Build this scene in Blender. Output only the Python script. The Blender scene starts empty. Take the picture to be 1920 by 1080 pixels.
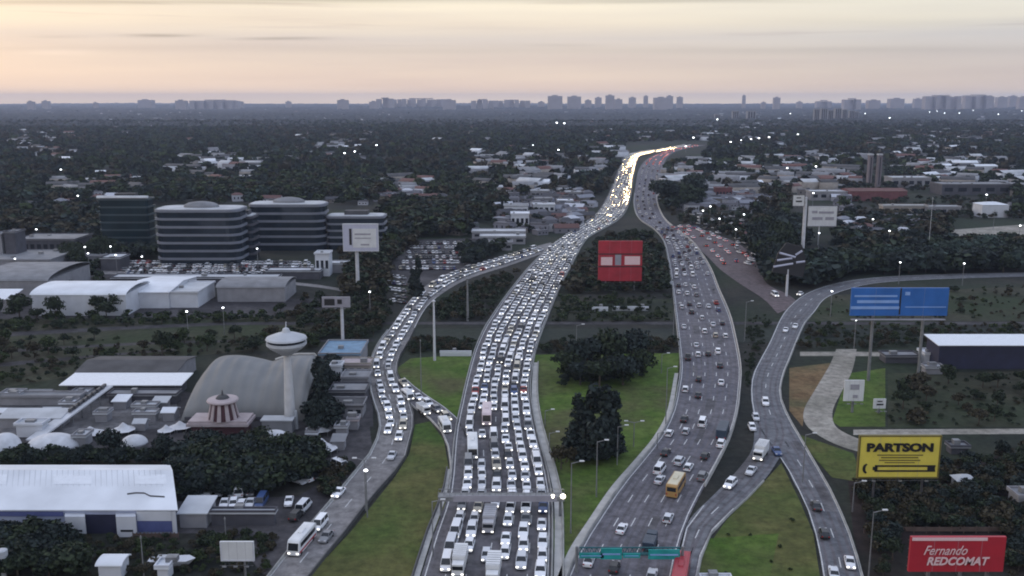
import bpy, bmesh, math, random
import numpy as np
from mathutils import Vector, Matrix
random.seed(7); rng = np.random.default_rng(11)
R = math.radians
S = bpy.context.scene
COL = S.collection

# ------------------------------------------------------------ camera, sky, sun, exposure
HC = 82.0; F = 1770.0; HROW = 186.0
PITCH = math.atan((540 - HROW) / F)      # horizon row of the photograph
cam = bpy.data.cameras.new('camera'); camo = bpy.data.objects.new('camera', cam); COL.objects.link(camo)
cam.sensor_width = 36; cam.lens = 36 * F / 1920; cam.clip_start = 1; cam.clip_end = 60000
camo.location = (0, 0, HC); camo.rotation_euler = (math.pi / 2 - PITCH, 0, 0)
S.camera = camo
S.render.resolution_x = 1024; S.render.resolution_y = 576
S.view_settings.view_transform = 'Standard'; S.view_settings.look = 'None'
S.view_settings.exposure = 0.14; S.view_settings.gamma = 1
S.render.engine = 'CYCLES'
S.cycles.max_bounces = 5; S.cycles.diffuse_bounces = 2; S.cycles.glossy_bounces = 2
S.cycles.volume_bounces = 0; S.cycles.transmission_bounces = 2
try: S.cycles.filter_width = 1.9
except Exception: pass

SUN_AZ = R(-48)      # measured from straight ahead, negative = left
SUN_EL = R(5)
W = bpy.data.worlds.new('World'); S.world = W; W.use_nodes = True
nt = W.node_tree; N = nt.nodes; L = nt.links
bg = N['Background']; bg.inputs['Strength'].default_value = 1.0
sky = N.new('ShaderNodeTexSky'); sky.sky_type = 'NISHITA'; sky.sun_disc = False
sky.sun_elevation = SUN_EL; sky.sun_rotation = SUN_AZ; sky.altitude = 80; sky.dust_density = 3
tc = N.new('ShaderNodeTexCoord'); sep = N.new('ShaderNodeSeparateXYZ'); L.new(tc.outputs['Generated'], sep.inputs[0])
def ramp(nodes, stops, interp='LINEAR'):
    r = nodes.new('ShaderNodeValToRGB'); r.color_ramp.interpolation = interp
    e = r.color_ramp.elements
    while len(e) > 1: e.remove(e[-1])
    e[0].position = stops[0][0]; e[0].color = (*stops[0][1], 1)
    for p, c in stops[1:]:
        k = e.new(p); k.color = (*c, 1)
    return r
def mth(nodes, links, op, a, b=None, clamp=False):
    m = nodes.new('ShaderNodeMath'); m.operation = op; m.use_clamp = clamp
    for i, v in enumerate((a, b)):
        if v is None: continue
        if isinstance(v, (int, float)): m.inputs[i].default_value = v
        else: links.new(v, m.inputs[i])
    return m.outputs[0]
# the veil of high cloud: colour by elevation (6 degrees of it show in the photograph)
zr = mth(N, L, 'SQRT', mth(N, L, 'MAXIMUM', sep.outputs[2], 0.0))
veil = ramp(N, [(0.0, (1.12, .88, .62)), (.10, (.92, .71, .55)), (.20, (.74, .625, .54)), (.245, (.67, .60, .555)),
                (.275, (.83, .73, .60)), (.31, (.90, .81, .66)), (.36, (.82, .76, .68)), (.5, (.77, .80, .88)), (1.0, (.67, .755, .97))])
L.new(zr, veil.inputs[0])
# right side of the sky is greyer and cooler
cool = ramp(N, [(0.0, (1.03, 1.0, .97)), (.55, (1, 1, 1)), (.8, (.88, .93, .98)), (1.0, (.80, .88, 1.0))])
L.new(mth(N, L, 'ADD', mth(N, L, 'MULTIPLY', sep.outputs[0], .8), .5, True), cool.inputs[0])
mul = N.new('ShaderNodeMix'); mul.data_type = 'RGBA'; mul.blend_type = 'MULTIPLY'; mul.inputs[0].default_value = 1
L.new(veil.outputs[0], mul.inputs[6]); L.new(cool.outputs[0], mul.inputs[7])
# streaks of dark and bright cloud, projected on a cloud deck
mp = N.new('ShaderNodeMapping'); mp.inputs['Scale'].default_value = (1.6, 1.6, 26); mp.inputs['Location'].default_value = (3.1, .4, .2)
L.new(tc.outputs['Generated'], mp.inputs[0])
no = N.new('ShaderNodeTexNoise'); no.inputs['Scale'].default_value = 1.5; no.inputs['Detail'].default_value = 5; no.inputs['Roughness'].default_value = .5
L.new(mp.outputs[0], no.inputs['Vector'])
cl = ramp(N, [(.30, (.90, .89, .92)), (.42, (.96, .955, .97)), (.52, (1, 1, 1)), (.68, (1.05, 1.05, 1.03))])
L.new(no.outputs[0], cl.inputs[0])
mul2 = N.new('ShaderNodeMix'); mul2.data_type = 'RGBA'; mul2.blend_type = 'MULTIPLY'; mul2.inputs[0].default_value = 1
L.new(mul.outputs[2], mul2.inputs[6]); L.new(cl.outputs[0], mul2.inputs[7])
mp2 = N.new('ShaderNodeMapping'); mp2.inputs['Scale'].default_value = (3, 3, 120); mp2.inputs['Location'].default_value = (1.7, 2.2, 5.4)
L.new(tc.outputs['Generated'], mp2.inputs[0])
no2 = N.new('ShaderNodeTexNoise'); no2.inputs['Scale'].default_value = 1.3; no2.inputs['Detail'].default_value = 3
L.new(mp2.outputs[0], no2.inputs['Vector'])
st = ramp(N, [(.62, (1, 1, 1)), (.76, (.86, .84, .86))]); L.new(no2.outputs[0], st.inputs[0])
wt = ramp(N, [(.19, (0, 0, 0)), (.25, (1, 1, 1))]); L.new(zr, wt.inputs[0])
mul3 = N.new('ShaderNodeMix'); mul3.data_type = 'RGBA'; mul3.blend_type = 'MULTIPLY'
L.new(wt.outputs[0], mul3.inputs[0]); L.new(mul2.outputs[2], mul3.inputs[6]); L.new(st.outputs[0], mul3.inputs[7])
sk = N.new('ShaderNodeMix'); sk.data_type = 'RGBA'; sk.blend_type = 'ADD'; sk.inputs[0].default_value = .012
# long thin wisps lying low in the west: (azimuth slope, elevation slope, half width, half height, darkness)
xy = N.new('ShaderNodeMath'); xy.operation = 'DIVIDE'; L.new(sep.outputs[0], xy.inputs[0]); L.new(mth(N, L, 'MAXIMUM', sep.outputs[1], .05), xy.inputs[1])
zy = N.new('ShaderNodeMath'); zy.operation = 'DIVIDE'; L.new(sep.outputs[2], zy.inputs[0]); L.new(mth(N, L, 'MAXIMUM', sep.outputs[1], .05), zy.inputs[1])
wob = mth(N, L, 'MULTIPLY', mth(N, L, 'SUBTRACT', no.outputs[0], .5), .012)
acc = None
for (px_, py_, wx, wy, dk) in [(300, 65, 62, 3.4, .36), (525, 73, 80, 3.0, .30), (105, 68, 55, 2.6, .12), (1050, 83, 70, 3, .08), (140, 6, 420, 5, .30), (620, -2, 300, 5, .34), (1230, 2, 260, 4, .30), (110, 96, 70, 4, -.10), (1560, 92, 620, 9, .12), (1700, 140, 900, 45, .07), (250, 90, 400, 6, .07), (1700, 40, 300, 8, .05), (760, 96, 240, 5, .05)]:
    v_ = (540 - py_) / F; den = math.cos(PITCH) + v_ * math.sin(PITCH); a_ = (px_ - 960) / F / den; e_ = (v_ * math.cos(PITCH) - math.sin(PITCH)) / den
    A_ = mth(N, L, 'POWER', mth(N, L, 'ABSOLUTE', mth(N, L, 'DIVIDE', mth(N, L, 'SUBTRACT', xy.outputs[0], a_), wx / F)), 2.0)
    B_ = mth(N, L, 'POWER', mth(N, L, 'ABSOLUTE', mth(N, L, 'DIVIDE', mth(N, L, 'SUBTRACT', mth(N, L, 'ADD', zy.outputs[0], wob), e_), wy / F)), 2.0)
    s_ = mth(N, L, 'MULTIPLY', mth(N, L, 'EXPONENT', mth(N, L, 'MULTIPLY', mth(N, L, 'ADD', A_, B_), -1.0)), dk)
    acc = s_ if acc is None else mth(N, L, 'ADD', acc, s_)
fac_ = mth(N, L, 'SUBTRACT', 1.0, acc); vm = N.new('ShaderNodeVectorMath'); vm.operation = 'SCALE'; L.new(mul3.outputs[2], vm.inputs[0]); L.new(fac_, vm.inputs['Scale'])
L.new(vm.outputs[0], sk.inputs[6]); L.new(sky.outputs[0], sk.inputs[7])
L.new(sk.outputs[2], bg.inputs[0])

sl = bpy.data.lights.new('sun', 'SUN'); sl.energy = .5; sl.angle = R(14); sl.color = (1, .80, .62)
so = bpy.data.objects.new('sun', sl); COL.objects.link(so)
sd = Vector((math.sin(SUN_AZ) * math.cos(R(12)), math.cos(SUN_AZ) * math.cos(R(12)), math.sin(R(12))))
so.rotation_euler = (-sd).to_track_quat('-Z', 'Y').to_euler(); so.location = (0, 0, 300)

# ------------------------------------------------------------ from photograph rows and columns to metres
SN, CS = math.sin(PITCH), math.cos(PITCH)
def G(px, py, z=0.0):
    """ground (or height z) point seen at column px, row py of the 1920x1080 photograph"""
    u = (px - 960) / F; v = (540 - py) / F
    dy = CS + v * SN; dz = -SN + v * CS
    t = (HC - z) / (-dz)
    return Vector((u * t, dy * t, z))
def Hgt(D, py):
    v = (540 - py) / F
    return HC + D * (v * CS - SN) / (CS + v * SN)
def mpp(D, z=0): return (D * CS + (HC - z) * SN) / F
def PX(x, y, z=0.0):
    Z = z - HC; d = y * CS - Z * SN
    return 960 + F * x / d, 540 - F * (y * SN + Z * CS) / d

# ------------------------------------------------------------ materials
MATS = {}
def mat(name, col, rough=.7, var=.15, scale=2.0, metal=0, emit=0, obj_color=False, col2=None, bump=0, island=False, coord='Object', detail=4):
    m = bpy.data.materials.new(name); m.use_nodes = True; t = m.node_tree; n = t.nodes; l = t.links
    b = n['Principled BSDF']; b.inputs['Roughness'].default_value = rough; b.inputs['Metallic'].default_value = metal
    if emit:
        b.inputs['Base Color'].default_value = (*col, 1); b.inputs['Emission Color'].default_value = (*col, 1); b.inputs['Emission Strength'].default_value = emit
        try: m.cycles.emission_sampling = 'NONE'
        except Exception: pass
    else:
        c = n.new('ShaderNodeTexCoord'); x = n.new('ShaderNodeTexNoise'); x.inputs['Scale'].default_value = scale; x.inputs['Detail'].default_value = detail
        g = n.new('ShaderNodeNewGeometry')
        l.new(g.outputs['Position'] if coord == 'World' else c.outputs['Object'], x.inputs['Vector'])
        a = tuple(max(0, k * (1 - var)) for k in col); d = tuple(min(1, k * (1 + var)) for k in (col2 or col))
        r = ramp(n, [(.32, a), (.68, d)]); fac = x.outputs[0]
        if island:
            fac = mth(n, l, 'ADD', mth(n, l, 'MULTIPLY', x.outputs[0], .45), mth(n, l, 'MULTIPLY', g.outputs['Random Per Island'], .55))
        l.new(fac, r.inputs[0])
        out = r.outputs[0]
        if obj_color:
            oi = n.new('ShaderNodeObjectInfo'); mm = n.new('ShaderNodeMix'); mm.data_type = 'RGBA'; mm.blend_type = 'MULTIPLY'; mm.inputs[0].default_value = 1
            l.new(oi.outputs['Color'], mm.inputs[6]); l.new(out, mm.inputs[7]); out = mm.outputs[2]
        l.new(out, b.inputs['Base Color'])
        if bump:
            bp = n.new('ShaderNodeBump'); bp.inputs['Strength'].default_value = bump; l.new(x.outputs[0], bp.inputs['Height']); l.new(bp.outputs[0], b.inputs['Normal'])
    MATS[name] = m
    return m
def ground_mat(name, c1, c2, c3, s1, s2, rough=.95, fine=.45):
    """three colours mixed by two noises in world metres"""
    m = bpy.data.materials.new(name); m.use_nodes = True; t = m.node_tree; n = t.nodes; l = t.links
    b = n['Principled BSDF']; b.inputs['Roughness'].default_value = rough; b.inputs['Specular IOR Level'].default_value = .15
    g = n.new('ShaderNodeNewGeometry')
    x = n.new('ShaderNodeTexNoise'); x.inputs['Scale'].default_value = s1; x.inputs['Detail'].default_value = 6; x.inputs['Roughness'].default_value = .62
    y = n.new('ShaderNodeTexNoise'); y.inputs['Scale'].default_value = s2; y.inputs['Detail'].default_value = 5
    l.new(g.outputs['Position'], x.inputs['Vector']); l.new(g.outputs['Position'], y.inputs['Vector'])
    r1 = ramp(n, [(.38, c1), (.62, c2)]); l.new(x.outputs[0], r1.inputs[0])
    r2 = ramp(n, [(.46, (0, 0, 0)), (.64, (1, 1, 1))]); l.new(y.outputs[0], r2.inputs[0])
    mm = n.new('ShaderNodeMix'); mm.data_type = 'RGBA'; l.new(r2.outputs[0], mm.inputs[0]); l.new(r1.outputs[0], mm.inputs[6]); mm.inputs[7].default_value = (*c3, 1)
    w = n.new('ShaderNodeTexNoise'); w.inputs['Scale'].default_value = fine; w.inputs['Detail'].default_value = 4; w.inputs['Roughness'].default_value = .7; l.new(g.outputs['Position'], w.inputs['Vector'])
    r3 = ramp(n, [(.30, (.62, .62, .62)), (.70, (1.36, 1.36, 1.36))]); l.new(w.outputs[0], r3.inputs[0]); m4 = n.new('ShaderNodeMix'); m4.data_type = 'RGBA'; m4.blend_type = 'MULTIPLY'; m4.inputs[0].default_value = 1
    l.new(mm.outputs[2], m4.inputs[6]); l.new(r3.outputs[0], m4.inputs[7])
    l.new(m4.outputs[2], b.inputs['Base Color']); MATS[name] = m; return m

ground_mat('scrub_ground', (.018, .021, .020), (.042, .040, .034), (.026, .038, .022), .03, .012)
ground_mat('olive_bank', (.034, .036, .024), (.062, .060, .042), (.030, .044, .022), .06, .02)
ground_mat('dark_earth', (.020, .016, .016), (.045, .032, .030), (.022, .022, .018), .12, .05)
ground_mat('lawn', (.054, .100, .017), (.090, .135, .030), (.080, .082, .036), .09, .035)
ground_mat('dry_lawn', (.076, .084, .028), (.112, .110, .040), (.054, .094, .021), .08, .03)
ground_mat('dark_bank', (.020, .026, .020), (.040, .048, .030), (.050, .050, .034), .05, .02)
ground_mat('canal_water', (.018, .024, .022), (.034, .040, .032), (.024, .032, .024), .05, .02, .8)
ground_mat('brown_earth', (.13, .085, .045), (.19, .13, .07), (.08, .08, .04), .12, .05)
ground_mat('yard', (.050, .048, .052), (.085, .080, .085), (.04, .038, .042), .08, .03)
ground_mat('pale_dirt', (.26, .24, .21), (.34, .32, .28), (.20, .19, .16), .15, .05)
def asphalt(name, c, tint):
    m = ground_mat(name, tuple(k * .86 for k in c), tuple(k * 1.12 for k in c), tint, .22, .02, .8); return m
asphalt('asphalt_grey', (.130, .125, .135), (.112, .106, .116))
asphalt('asphalt_rose', (.135, .108, .112), (.11, .09, .096))
asphalt('asphalt_mauve', (.140, .134, .150), (.120, .117, .140))
asphalt('asphalt_ramp', (.150, .153, .166), (.128, .132, .148))
asphalt('concrete_road', (.215, .205, .205), (.18, .172, .172))
ground_mat('worn_asphalt', (.112, .104, .115), (.130, .122, .134), (.100, .094, .104), .3, .03, .7)
ground_mat('patch_asphalt', (.085, .082, .090), (.11, .105, .112), (.15, .145, .15), .3, .06, .8)
mat('road_paint', (.55, .55, .55), .6, .25, 3)
mat('concrete', (.30, .30, .29), .85, .2, .4, bump=.1)
mat('pale_concrete', (.42, .41, .39), .85, .18, .4)
mat('dark_steel', (.06, .06, .065), .5, .2, 1)
mat('grey_steel', (.20, .205, .215), .5, .2, .8, metal=.2)
mat('pole_white', (.55, .56, .60), .5, .12, .6)
mat('car_paint', (1, 1, 1), .28, .04, .8, obj_color=True)
mat('car_glass', (.02, .024, .03), .08, .1, 1)
mat('tyre', (.02, .02, .02), .9, .1, 2)
mat('headlight', (1, .95, .85), emit=2.6)
mat('headlight_far', (1, .74, .38), emit=60)
mat('headlight_off', (.6, .6, .62), .2, .1, 2)
mat('taillight', (.35, .02, .02), .3, .1, 2)
mat('taillight_far', (1, .16, .08), emit=8)
mat('taillight_mid', (1, .12, .08), emit=1.4)
mat('lamp_white', (.92, .96, 1), emit=7)
mat('lamp_warm', (1, .95, .72), emit=7)
FOL = {}
for k, (a, b2) in {'dark': ((.016, .026, .018), (.042, .058, .032)), 'green': ((.024, .040, .018), (.060, .082, .034)),
                   'brown': ((.030, .028, .018), (.075, .066, .042)), 'blue': ((.014, .022, .022), (.036, .050, .046)),
                   'teal': ((.030, .050, .044), (.060, .088, .075))}.items():
    FOL[k] = mat('foliage_' + k, tuple(c_ * .78 for c_ in a), .85, .15, .35, col2=tuple(c_ * .80 for c_ in b2), island=True)
    FOL[k].node_tree.nodes['Principled BSDF'].inputs['Specular IOR Level'].default_value = .2
mat('far_canopy', (.012, .018, .023), .95, .2, .02, col2=(.030, .037, .042), coord='World'); mat('far_canopy_dark', (.008, .013, .018), .95, .2, .02, col2=(.018, .025, .030), coord='World')
ground_mat('yard_pale', (.11, .108, .115), (.19, .185, .19), (.08, .08, .085), .12, .05)
mat('bark', (.07, .055, .042), .95, .3, 2)

# ------------------------------------------------------------ mesh tools
class MB:
    def __init__(s): s.v = []; s.f = []; s.m = []; s.mi = 0; s.smooth = False
    def add(s, vs, fs):
        o = len(s.v); s.v += [tuple(v) for v in vs]; s.f += [tuple(i + o for i in f) for f in fs]; s.m += [s.mi] * len(fs); return s
    def box(s, x0, x1, y0, y1, z0, z1, rz=0, c=(0, 0), top=(0, 0)):
        tx, ty = top; vs = []
        for (x, y, z) in ((x0, y0, z0), (x1, y0, z0), (x1, y1, z0), (x0, y1, z0), (x0 + tx, y0 + ty, z1), (x1 - tx, y0 + ty, z1), (x1 - tx, y1 - ty, z1), (x0 + tx, y1 - ty, z1)):
            if rz:
                X, Y = x - c[0], y - c[1]; x, y = c[0] + X * math.cos(rz) - Y * math.sin(rz), c[1] + X * math.sin(rz) + Y * math.cos(rz)
            vs.append((x, y, z))
        return s.add(vs, [(0, 3, 2, 1), (4, 5, 6, 7), (0, 1, 5, 4), (1, 2, 6, 5), (2, 3, 7, 6), (3, 0, 4, 7)])
    def tube(s, p, q, r0, r1=None, n=8):
        r1 = r0 if r1 is None else r1; p = Vector(p); q = Vector(q); d = (q - p).normalized()
        a = d.orthogonal().normalized(); b = d.cross(a); vs = []
        for c, r in ((p, r0), (q, r1)):
            for i in range(n):
                t = 2 * math.pi * i / n; vs.append(c + a * r * math.cos(t) + b * r * math.sin(t))
        return s.add(vs, [(i, (i + 1) % n, n + (i + 1) % n, n + i) for i in range(n)] + [tuple(range(n - 1, -1, -1)), tuple(range(n, 2 * n))])
    def lathe(s, prof, n=24, c=(0, 0, 0), sy=1):
        vs = []; fs = []
        for r, z in prof:
            for i in range(n):
                t = 2 * math.pi * i / n; vs.append((c[0] + r * math.cos(t), c[1] + sy * r * math.sin(t), c[2] + z))
        for k in range(len(prof) - 1):
            for i in range(n): fs.append((k * n + i, k * n + (i + 1) % n, (k + 1) * n + (i + 1) % n, (k + 1) * n + i))
        fs.append(tuple(range(n - 1, -1, -1))); fs.append(tuple((len(prof) - 1) * n + i for i in range(n)))
        return s.add(vs, fs)
    def prism(s, poly, z0, z1):
        n = len(poly); vs = [(x, y, z0) for x, y in poly] + [(x, y, z1) for x, y in poly]
        return s.add(vs, [tuple(range(n - 1, -1, -1)), tuple(range(n, 2 * n))] + [(i, (i + 1) % n, n + (i + 1) % n, n + i) for i in range(n)])
    def slab(s, prof, x0, x1):
        """profile of (y, z) pushed along x"""
        n = len(prof); vs = [(x0, y, z) for y, z in prof] + [(x1, y, z) for y, z in prof]
        return s.add(vs, [tuple(range(n)), tuple(range(2 * n - 1, n - 1, -1))] + [(i, n + i, n + (i + 1) % n, (i + 1) % n) for i in range(n)])
    def mesh(s, name, mats, smooth=False):
        me = bpy.data.meshes.new(name); me.from_pydata(s.v, [], s.f)
        for m in (mats if isinstance(mats, (list, tuple)) else [mats]): me.materials.append(MATS[m] if isinstance(m, str) else m)
        me.polygons.foreach_set('material_index', s.m)
        if smooth or s.smooth: me.polygons.foreach_set('use_smooth', [True] * len(s.f))
        me.update(); return me
    def build(s, name, mats, parent=None, smooth=False, loc=None, rz=0):
        o = bpy.data.objects.new(name, s.mesh(name, mats, smooth)); COL.objects.link(o)
        if parent: o.parent = parent
        if loc is not None: o.location = loc
        if rz: o.rotation_euler = (0, 0, rz)
        return o
def tag(o, label=None, cat=None, group=None, kind=None):
    if label: o['label'] = label
    if cat: o['category'] = cat
    if group: o['group'] = group
    if kind: o['kind'] = kind
    return o
def empty(name, loc, label, cat, group=None, rz=0):
    o = bpy.data.objects.new(name, None); COL.objects.link(o); o.location = loc; o.rotation_euler = (0, 0, rz); o.empty_display_size = .5
    return tag(o, label, cat, group)
def link_mesh(name, me, parent=None, loc=None, rz=0, scale=None):
    o = bpy.data.objects.new(name, me); COL.objects.link(o)
    if parent: o.parent = parent
    if loc is not None: o.location = loc
    if rz: o.rotation_euler = (0, 0, rz)
    if scale is not None: o.scale = scale
    return o
ORD = ['zeroth', 'first', 'second', 'third', 'fourth', 'fifth', 'sixth', 'seventh', 'eighth', 'ninth', 'tenth', 'eleventh', 'twelfth', 'thirteenth',
       'fourteenth', 'fifteenth', 'sixteenth', 'seventeenth', 'eighteenth', 'nineteenth', 'twentieth']
TENS = ['', '', 'twenty', 'thirty', 'forty', 'fifty', 'sixty', 'seventy', 'eighty', 'ninety']
def ordn(n):
    if n <= 20: return ORD[n]
    t, u = divmod(n, 10)
    return (TENS[t][:-1] + 'ieth') if u == 0 else TENS[t] + '-' + ORD[u]
def inpoly(px, py, poly):
    px = np.asarray(px, float); py = np.asarray(py, float); ins = np.zeros(px.shape, bool); n = len(poly)
    for i in range(n):
        x0, y0 = poly[i]; x1, y1 = poly[(i + 1) % n]
        c = ((y0 > py) != (y1 > py)) & (px < (x1 - x0) * (py - y0) / ((y1 - y0) or 1e-9) + x0); ins ^= c
    return ins
# ------------------------------------------------------------ ground, roads
def sheet(name, poly, z, m, kind='structure'):
    me = MB(); pts = [G(x, y, z) for x, y in poly]
    me.add(pts, [tuple(range(len(pts)))]); o = me.build(name, m); tag(o, kind=kind)
    bm = bmesh.new(); bm.from_mesh(o.data); bmesh.ops.triangulate(bm, faces=bm.faces[:])
    for f in bm.faces:
        if f.normal.z < 0: f.normal_flip()
    bm.to_mesh(o.data); bm.free(); return o
g = MB(); g.add([(-16000, -400, 0), (16000, -400, 0), (16000, 16000, 0), (-16000, 16000, 0)], [(0, 1, 2, 3)])
tag(g.build('ground', 'scrub_ground'), kind='structure')

def cr(P, n):
    """Catmull-Rom through the rows of P, n steps per span"""
    P = np.array(P, float); out = []
    E = np.vstack([2 * P[0] - P[1], P, 2 * P[-1] - P[-2]])
    for i in range(1, len(E) - 2):
        a, b, c, d = E[i - 1], E[i], E[i + 1], E[i + 2]
        for k in range(n):
            t = k / n; out.append(.5 * (2 * b + (c - a) * t + (2 * a - 5 * b + 4 * c - d) * t * t + (3 * b - a - 3 * c + d) * t ** 3))
    out.append(P[-1]); return np.array(out)
CLEAR = []      # stretches of the view that scattered trees and houses must leave open
class Road:
    def __init__(s, name, pairs, z, m, clear=True, smooth=6):
        s.z = z
        a = [(*G(p[0], p[1])[:2], *G(p[2], p[3])[:2]) for p in pairs]
        s.E = cr(a, smooth)
        s.C = (s.E[:, :2] + s.E[:, 2:]) / 2
        s.len = np.concatenate([[0], np.cumsum(np.linalg.norm(np.diff(s.C, axis=0), axis=1))])
        v = [(e[0], e[1], z) for e in s.E] + [(e[2], e[3], z) for e in s.E]; n = len(s.E)
        b = MB(); b.add(v, [(i, n + i, n + i + 1, i + 1) for i in range(n - 1)])
        s.o = b.build(name, m); tag(s.o, kind='structure')
        me = s.o.data
        bm = bmesh.new(); bm.from_mesh(me)
        for f in bm.faces:
            if f.normal.z < 0: f.normal_flip()
        bm.to_mesh(me); bm.free()
        if clear: CLEAR.append([(p[0] - 4, p[1]) for p in pairs] + [(p[2] + 4, p[3]) for p in pairs][::-1])
    def at(s, d, f):
        e = np.array([np.interp(d, s.len, s.E[:, k]) for k in range(4)])
        return Vector((e[0] * (1 - f) + e[2] * f, e[1] * (1 - f) + e[3] * f, s.z))
    def width(s, d):
        return (s.at(d, 1) - s.at(d, 0)).length
    def tan(s, d):
        t = s.at(min(d + 4, s.len[-1]), .5) - s.at(max(d - 4, 0), .5); return math.atan2(t.y, t.x)
    def near(s, px, py):
        p = G(px, py); k = np.argmin(np.linalg.norm(s.C - np.array([p.x, p.y]), axis=1)); return s.tan(s.len[k])
    def strip(s, b, d0, d1, f, w, z, step=8, off=0):
        """painted strip"""
        n = max(1, int((d1 - d0) / step)); vs = []
        for i in range(n + 1):
            d = d0 + (d1 - d0) * i / n; p = s.at(d, f); t = s.tan(d); nx, ny = -math.sin(t), math.cos(t)
            vs += [(p.x + nx * (off - w / 2), p.y + ny * (off - w / 2), z), (p.x + nx * (off + w / 2), p.y + ny * (off + w / 2), z)]
        b.add(vs, [(2 * i, 2 * i + 1, 2 * i + 3, 2 * i + 2) for i in range(n)])
    def wall(s, f, label, m='concrete', w=.45, h=.85, off=0, d0=0, d1=None, name='concrete_barrier', cat='barrier'):
        d1 = s.len[-1] if d1 is None else d1; n = max(2, int((d1 - d0) / 10)); vs = []
        for i in range(n + 1):
            d = d0 + (d1 - d0) * i / n; p = s.at(d, f); t = s.tan(d); nx, ny = -math.sin(t), math.cos(t)
            for a, z in ((-w / 2, 0), (-w / 5, h), (w / 5, h), (w / 2, 0)):
                vs.append((p.x + nx * (off + a), p.y + ny * (off + a), z))
        b = MB(); fs = []
        for i in range(n):
            for k in range(3): fs.append((4 * i + k, 4 * i + k + 1, 4 * i + 5 + k, 4 * i + 4 + k))
        fs += [(0, 1, 2, 3), (4 * n + 3, 4 * n + 2, 4 * n + 1, 4 * n)]
        b.add(vs, fs); o = b.build(name, m)
        bm = bmesh.new(); bm.from_mesh(o.data); bmesh.ops.recalc_face_normals(bm, faces=bm.faces[:]); bm.to_mesh(o.data); bm.free()
        return tag(o, label, cat)
def rows(lst): return [(x0, y, x1, y) for y, x0, x1 in lst]
A = Road('road', rows([(1100, 784, 1034), (1000, 815, 1036), (930, 840, 1034), (880, 847, 1025), (840, 850, 1014), (800, 855, 1004), (760, 864, 997), (720, 873, 994),
     (660, 889, 1004), (620, 906, 1017), (600, 918, 1025), (560, 945, 1041), (520, 976, 1060), (500, 993, 1071), (480, 1013, 1081), (460, 1035, 1092), (445, 1056, 1104),
     (430, 1078, 1130), (415, 1100, 1156), (400, 1118, 1171), (380, 1132, 1180), (360, 1142, 1184), (340, 1150, 1187), (320, 1158, 1191), (300, 1166, 1196),
     (291, 1174, 1206), (285, 1196, 1238), (279, 1238, 1268), (272, 1276, 1304)]), .16, 'asphalt_grey')
B = Road('road', rows([(1100, 1056, 1258), (1033, 1085, 1272), (974, 1122, 1291), (913, 1163, 1321), (860, 1207, 1350), (817, 1240, 1370), (770, 1262, 1383), (733, 1270, 1387),
     (687, 1276, 1389), (623, 1270, 1377), (587, 1266, 1367), (543, 1261, 1348), (507, 1256, 1334), (480, 1251, 1318), (457, 1246, 1301), (440, 1236, 1281), (427, 1222, 1264),
     (415, 1203, 1250), (400, 1192, 1240), (380, 1188, 1233), (360, 1190, 1232), (340, 1193, 1236), (320, 1197, 1240), (305, 1206, 1246), (295, 1219, 1252),
     (285, 1243, 1266), (278, 1271, 1290), (272, 1306, 1324)]), .16, 'asphalt_mauve')
C = Road('road', [(1032, 455, 1046, 464), (975, 470, 995, 484), (930, 484, 950, 500), (885, 497, 905, 514), (845, 511, 866, 529), (808, 530, 832, 549), (778, 553, 806, 570),
     (757, 578, 790, 592), (735, 610, 776, 620), (712, 640, 764, 645), (697, 670, 748, 672), (692, 700, 744, 700), (694, 730, 756, 728), (702, 760, 770, 760), (712, 790, 776, 790),
     (708, 820, 768, 825), (692, 855, 760, 858), (663, 890, 736, 892), (626, 935, 694, 938), (580, 988, 650, 996), (537, 1040, 612, 1042), (494, 1095, 570, 1095)], .12, 'concrete_road')
C2 = Road('road', [(738, 722, 758, 708), (762, 752, 786, 732), (790, 774, 816, 752), (818, 796, 842, 770), (836, 824, 866, 796), (844, 860, 876, 830), (846, 900, 880, 870)], .14, 'asphalt_grey')
D = Road('road', [(1960, 510, 1960, 518), (1750, 515, 1750, 524), (1640, 521, 1645, 531), (1570, 531, 1590, 543), (1515, 549, 1548, 560), (1480, 575, 1528, 585), (1462, 600, 1510, 605),
     (1444, 640, 1494, 640), (1425, 675, 1480, 675), (1411, 705, 1468, 705), (1408, 740, 1463, 740), (1414, 780, 1477, 780), (1430, 815, 1497, 815), (1452, 845, 1514, 845), (1474, 875, 1531, 875),
     (1488, 905, 1549, 905), (1508, 940, 1567, 940), (1521, 980, 1584, 980), (1533, 1020, 1600, 1020), (1546, 1100, 1622, 1100)], .12, 'asphalt_ramp')
D2 = Road('road', [(1412, 775, 1474, 790), (1414, 815, 1482, 832), (1408, 848, 1460, 862), (1376, 890, 1438, 895), (1337, 930, 1399, 937), (1294, 974, 1354, 978), (1279, 1020, 1322, 1020), (1262, 1100, 1304, 1100)], .14, 'asphalt_ramp')
E = Road('road', [(1252, 428, 1285, 420), (1280, 444, 1330, 435), (1306, 463, 1380, 455), (1330, 485, 1420, 485), (1350, 505, 1428, 515), (1384, 530, 1442, 535), (1430, 560, 1478, 553), (1458, 588, 1500, 570)], .10, 'asphalt_rose')
F1 = Road('dirt_track', [(1568, 655, 1606, 655), (1558, 680, 1602, 680), (1544, 705, 1594, 705), (1526, 735, 1578, 735), (1508, 768, 1562, 768), (1510, 795, 1564, 795), (1540, 820, 1584, 812), (1590, 842, 1630, 830), (1660, 858, 1690, 845)], .09, 'pale_dirt')
F2 = Road('dirt_track', [(1500, 660, 1500, 668), (1620, 660, 1620, 668), (1760, 664, 1760, 672)], .06, 'pale_dirt', False)
F3 = Road('dirt_track', [(1600, 806, 1600, 816), (1760, 805, 1760, 815), (1960, 804, 1960, 814)], .07, 'pale_dirt', False)
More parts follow.
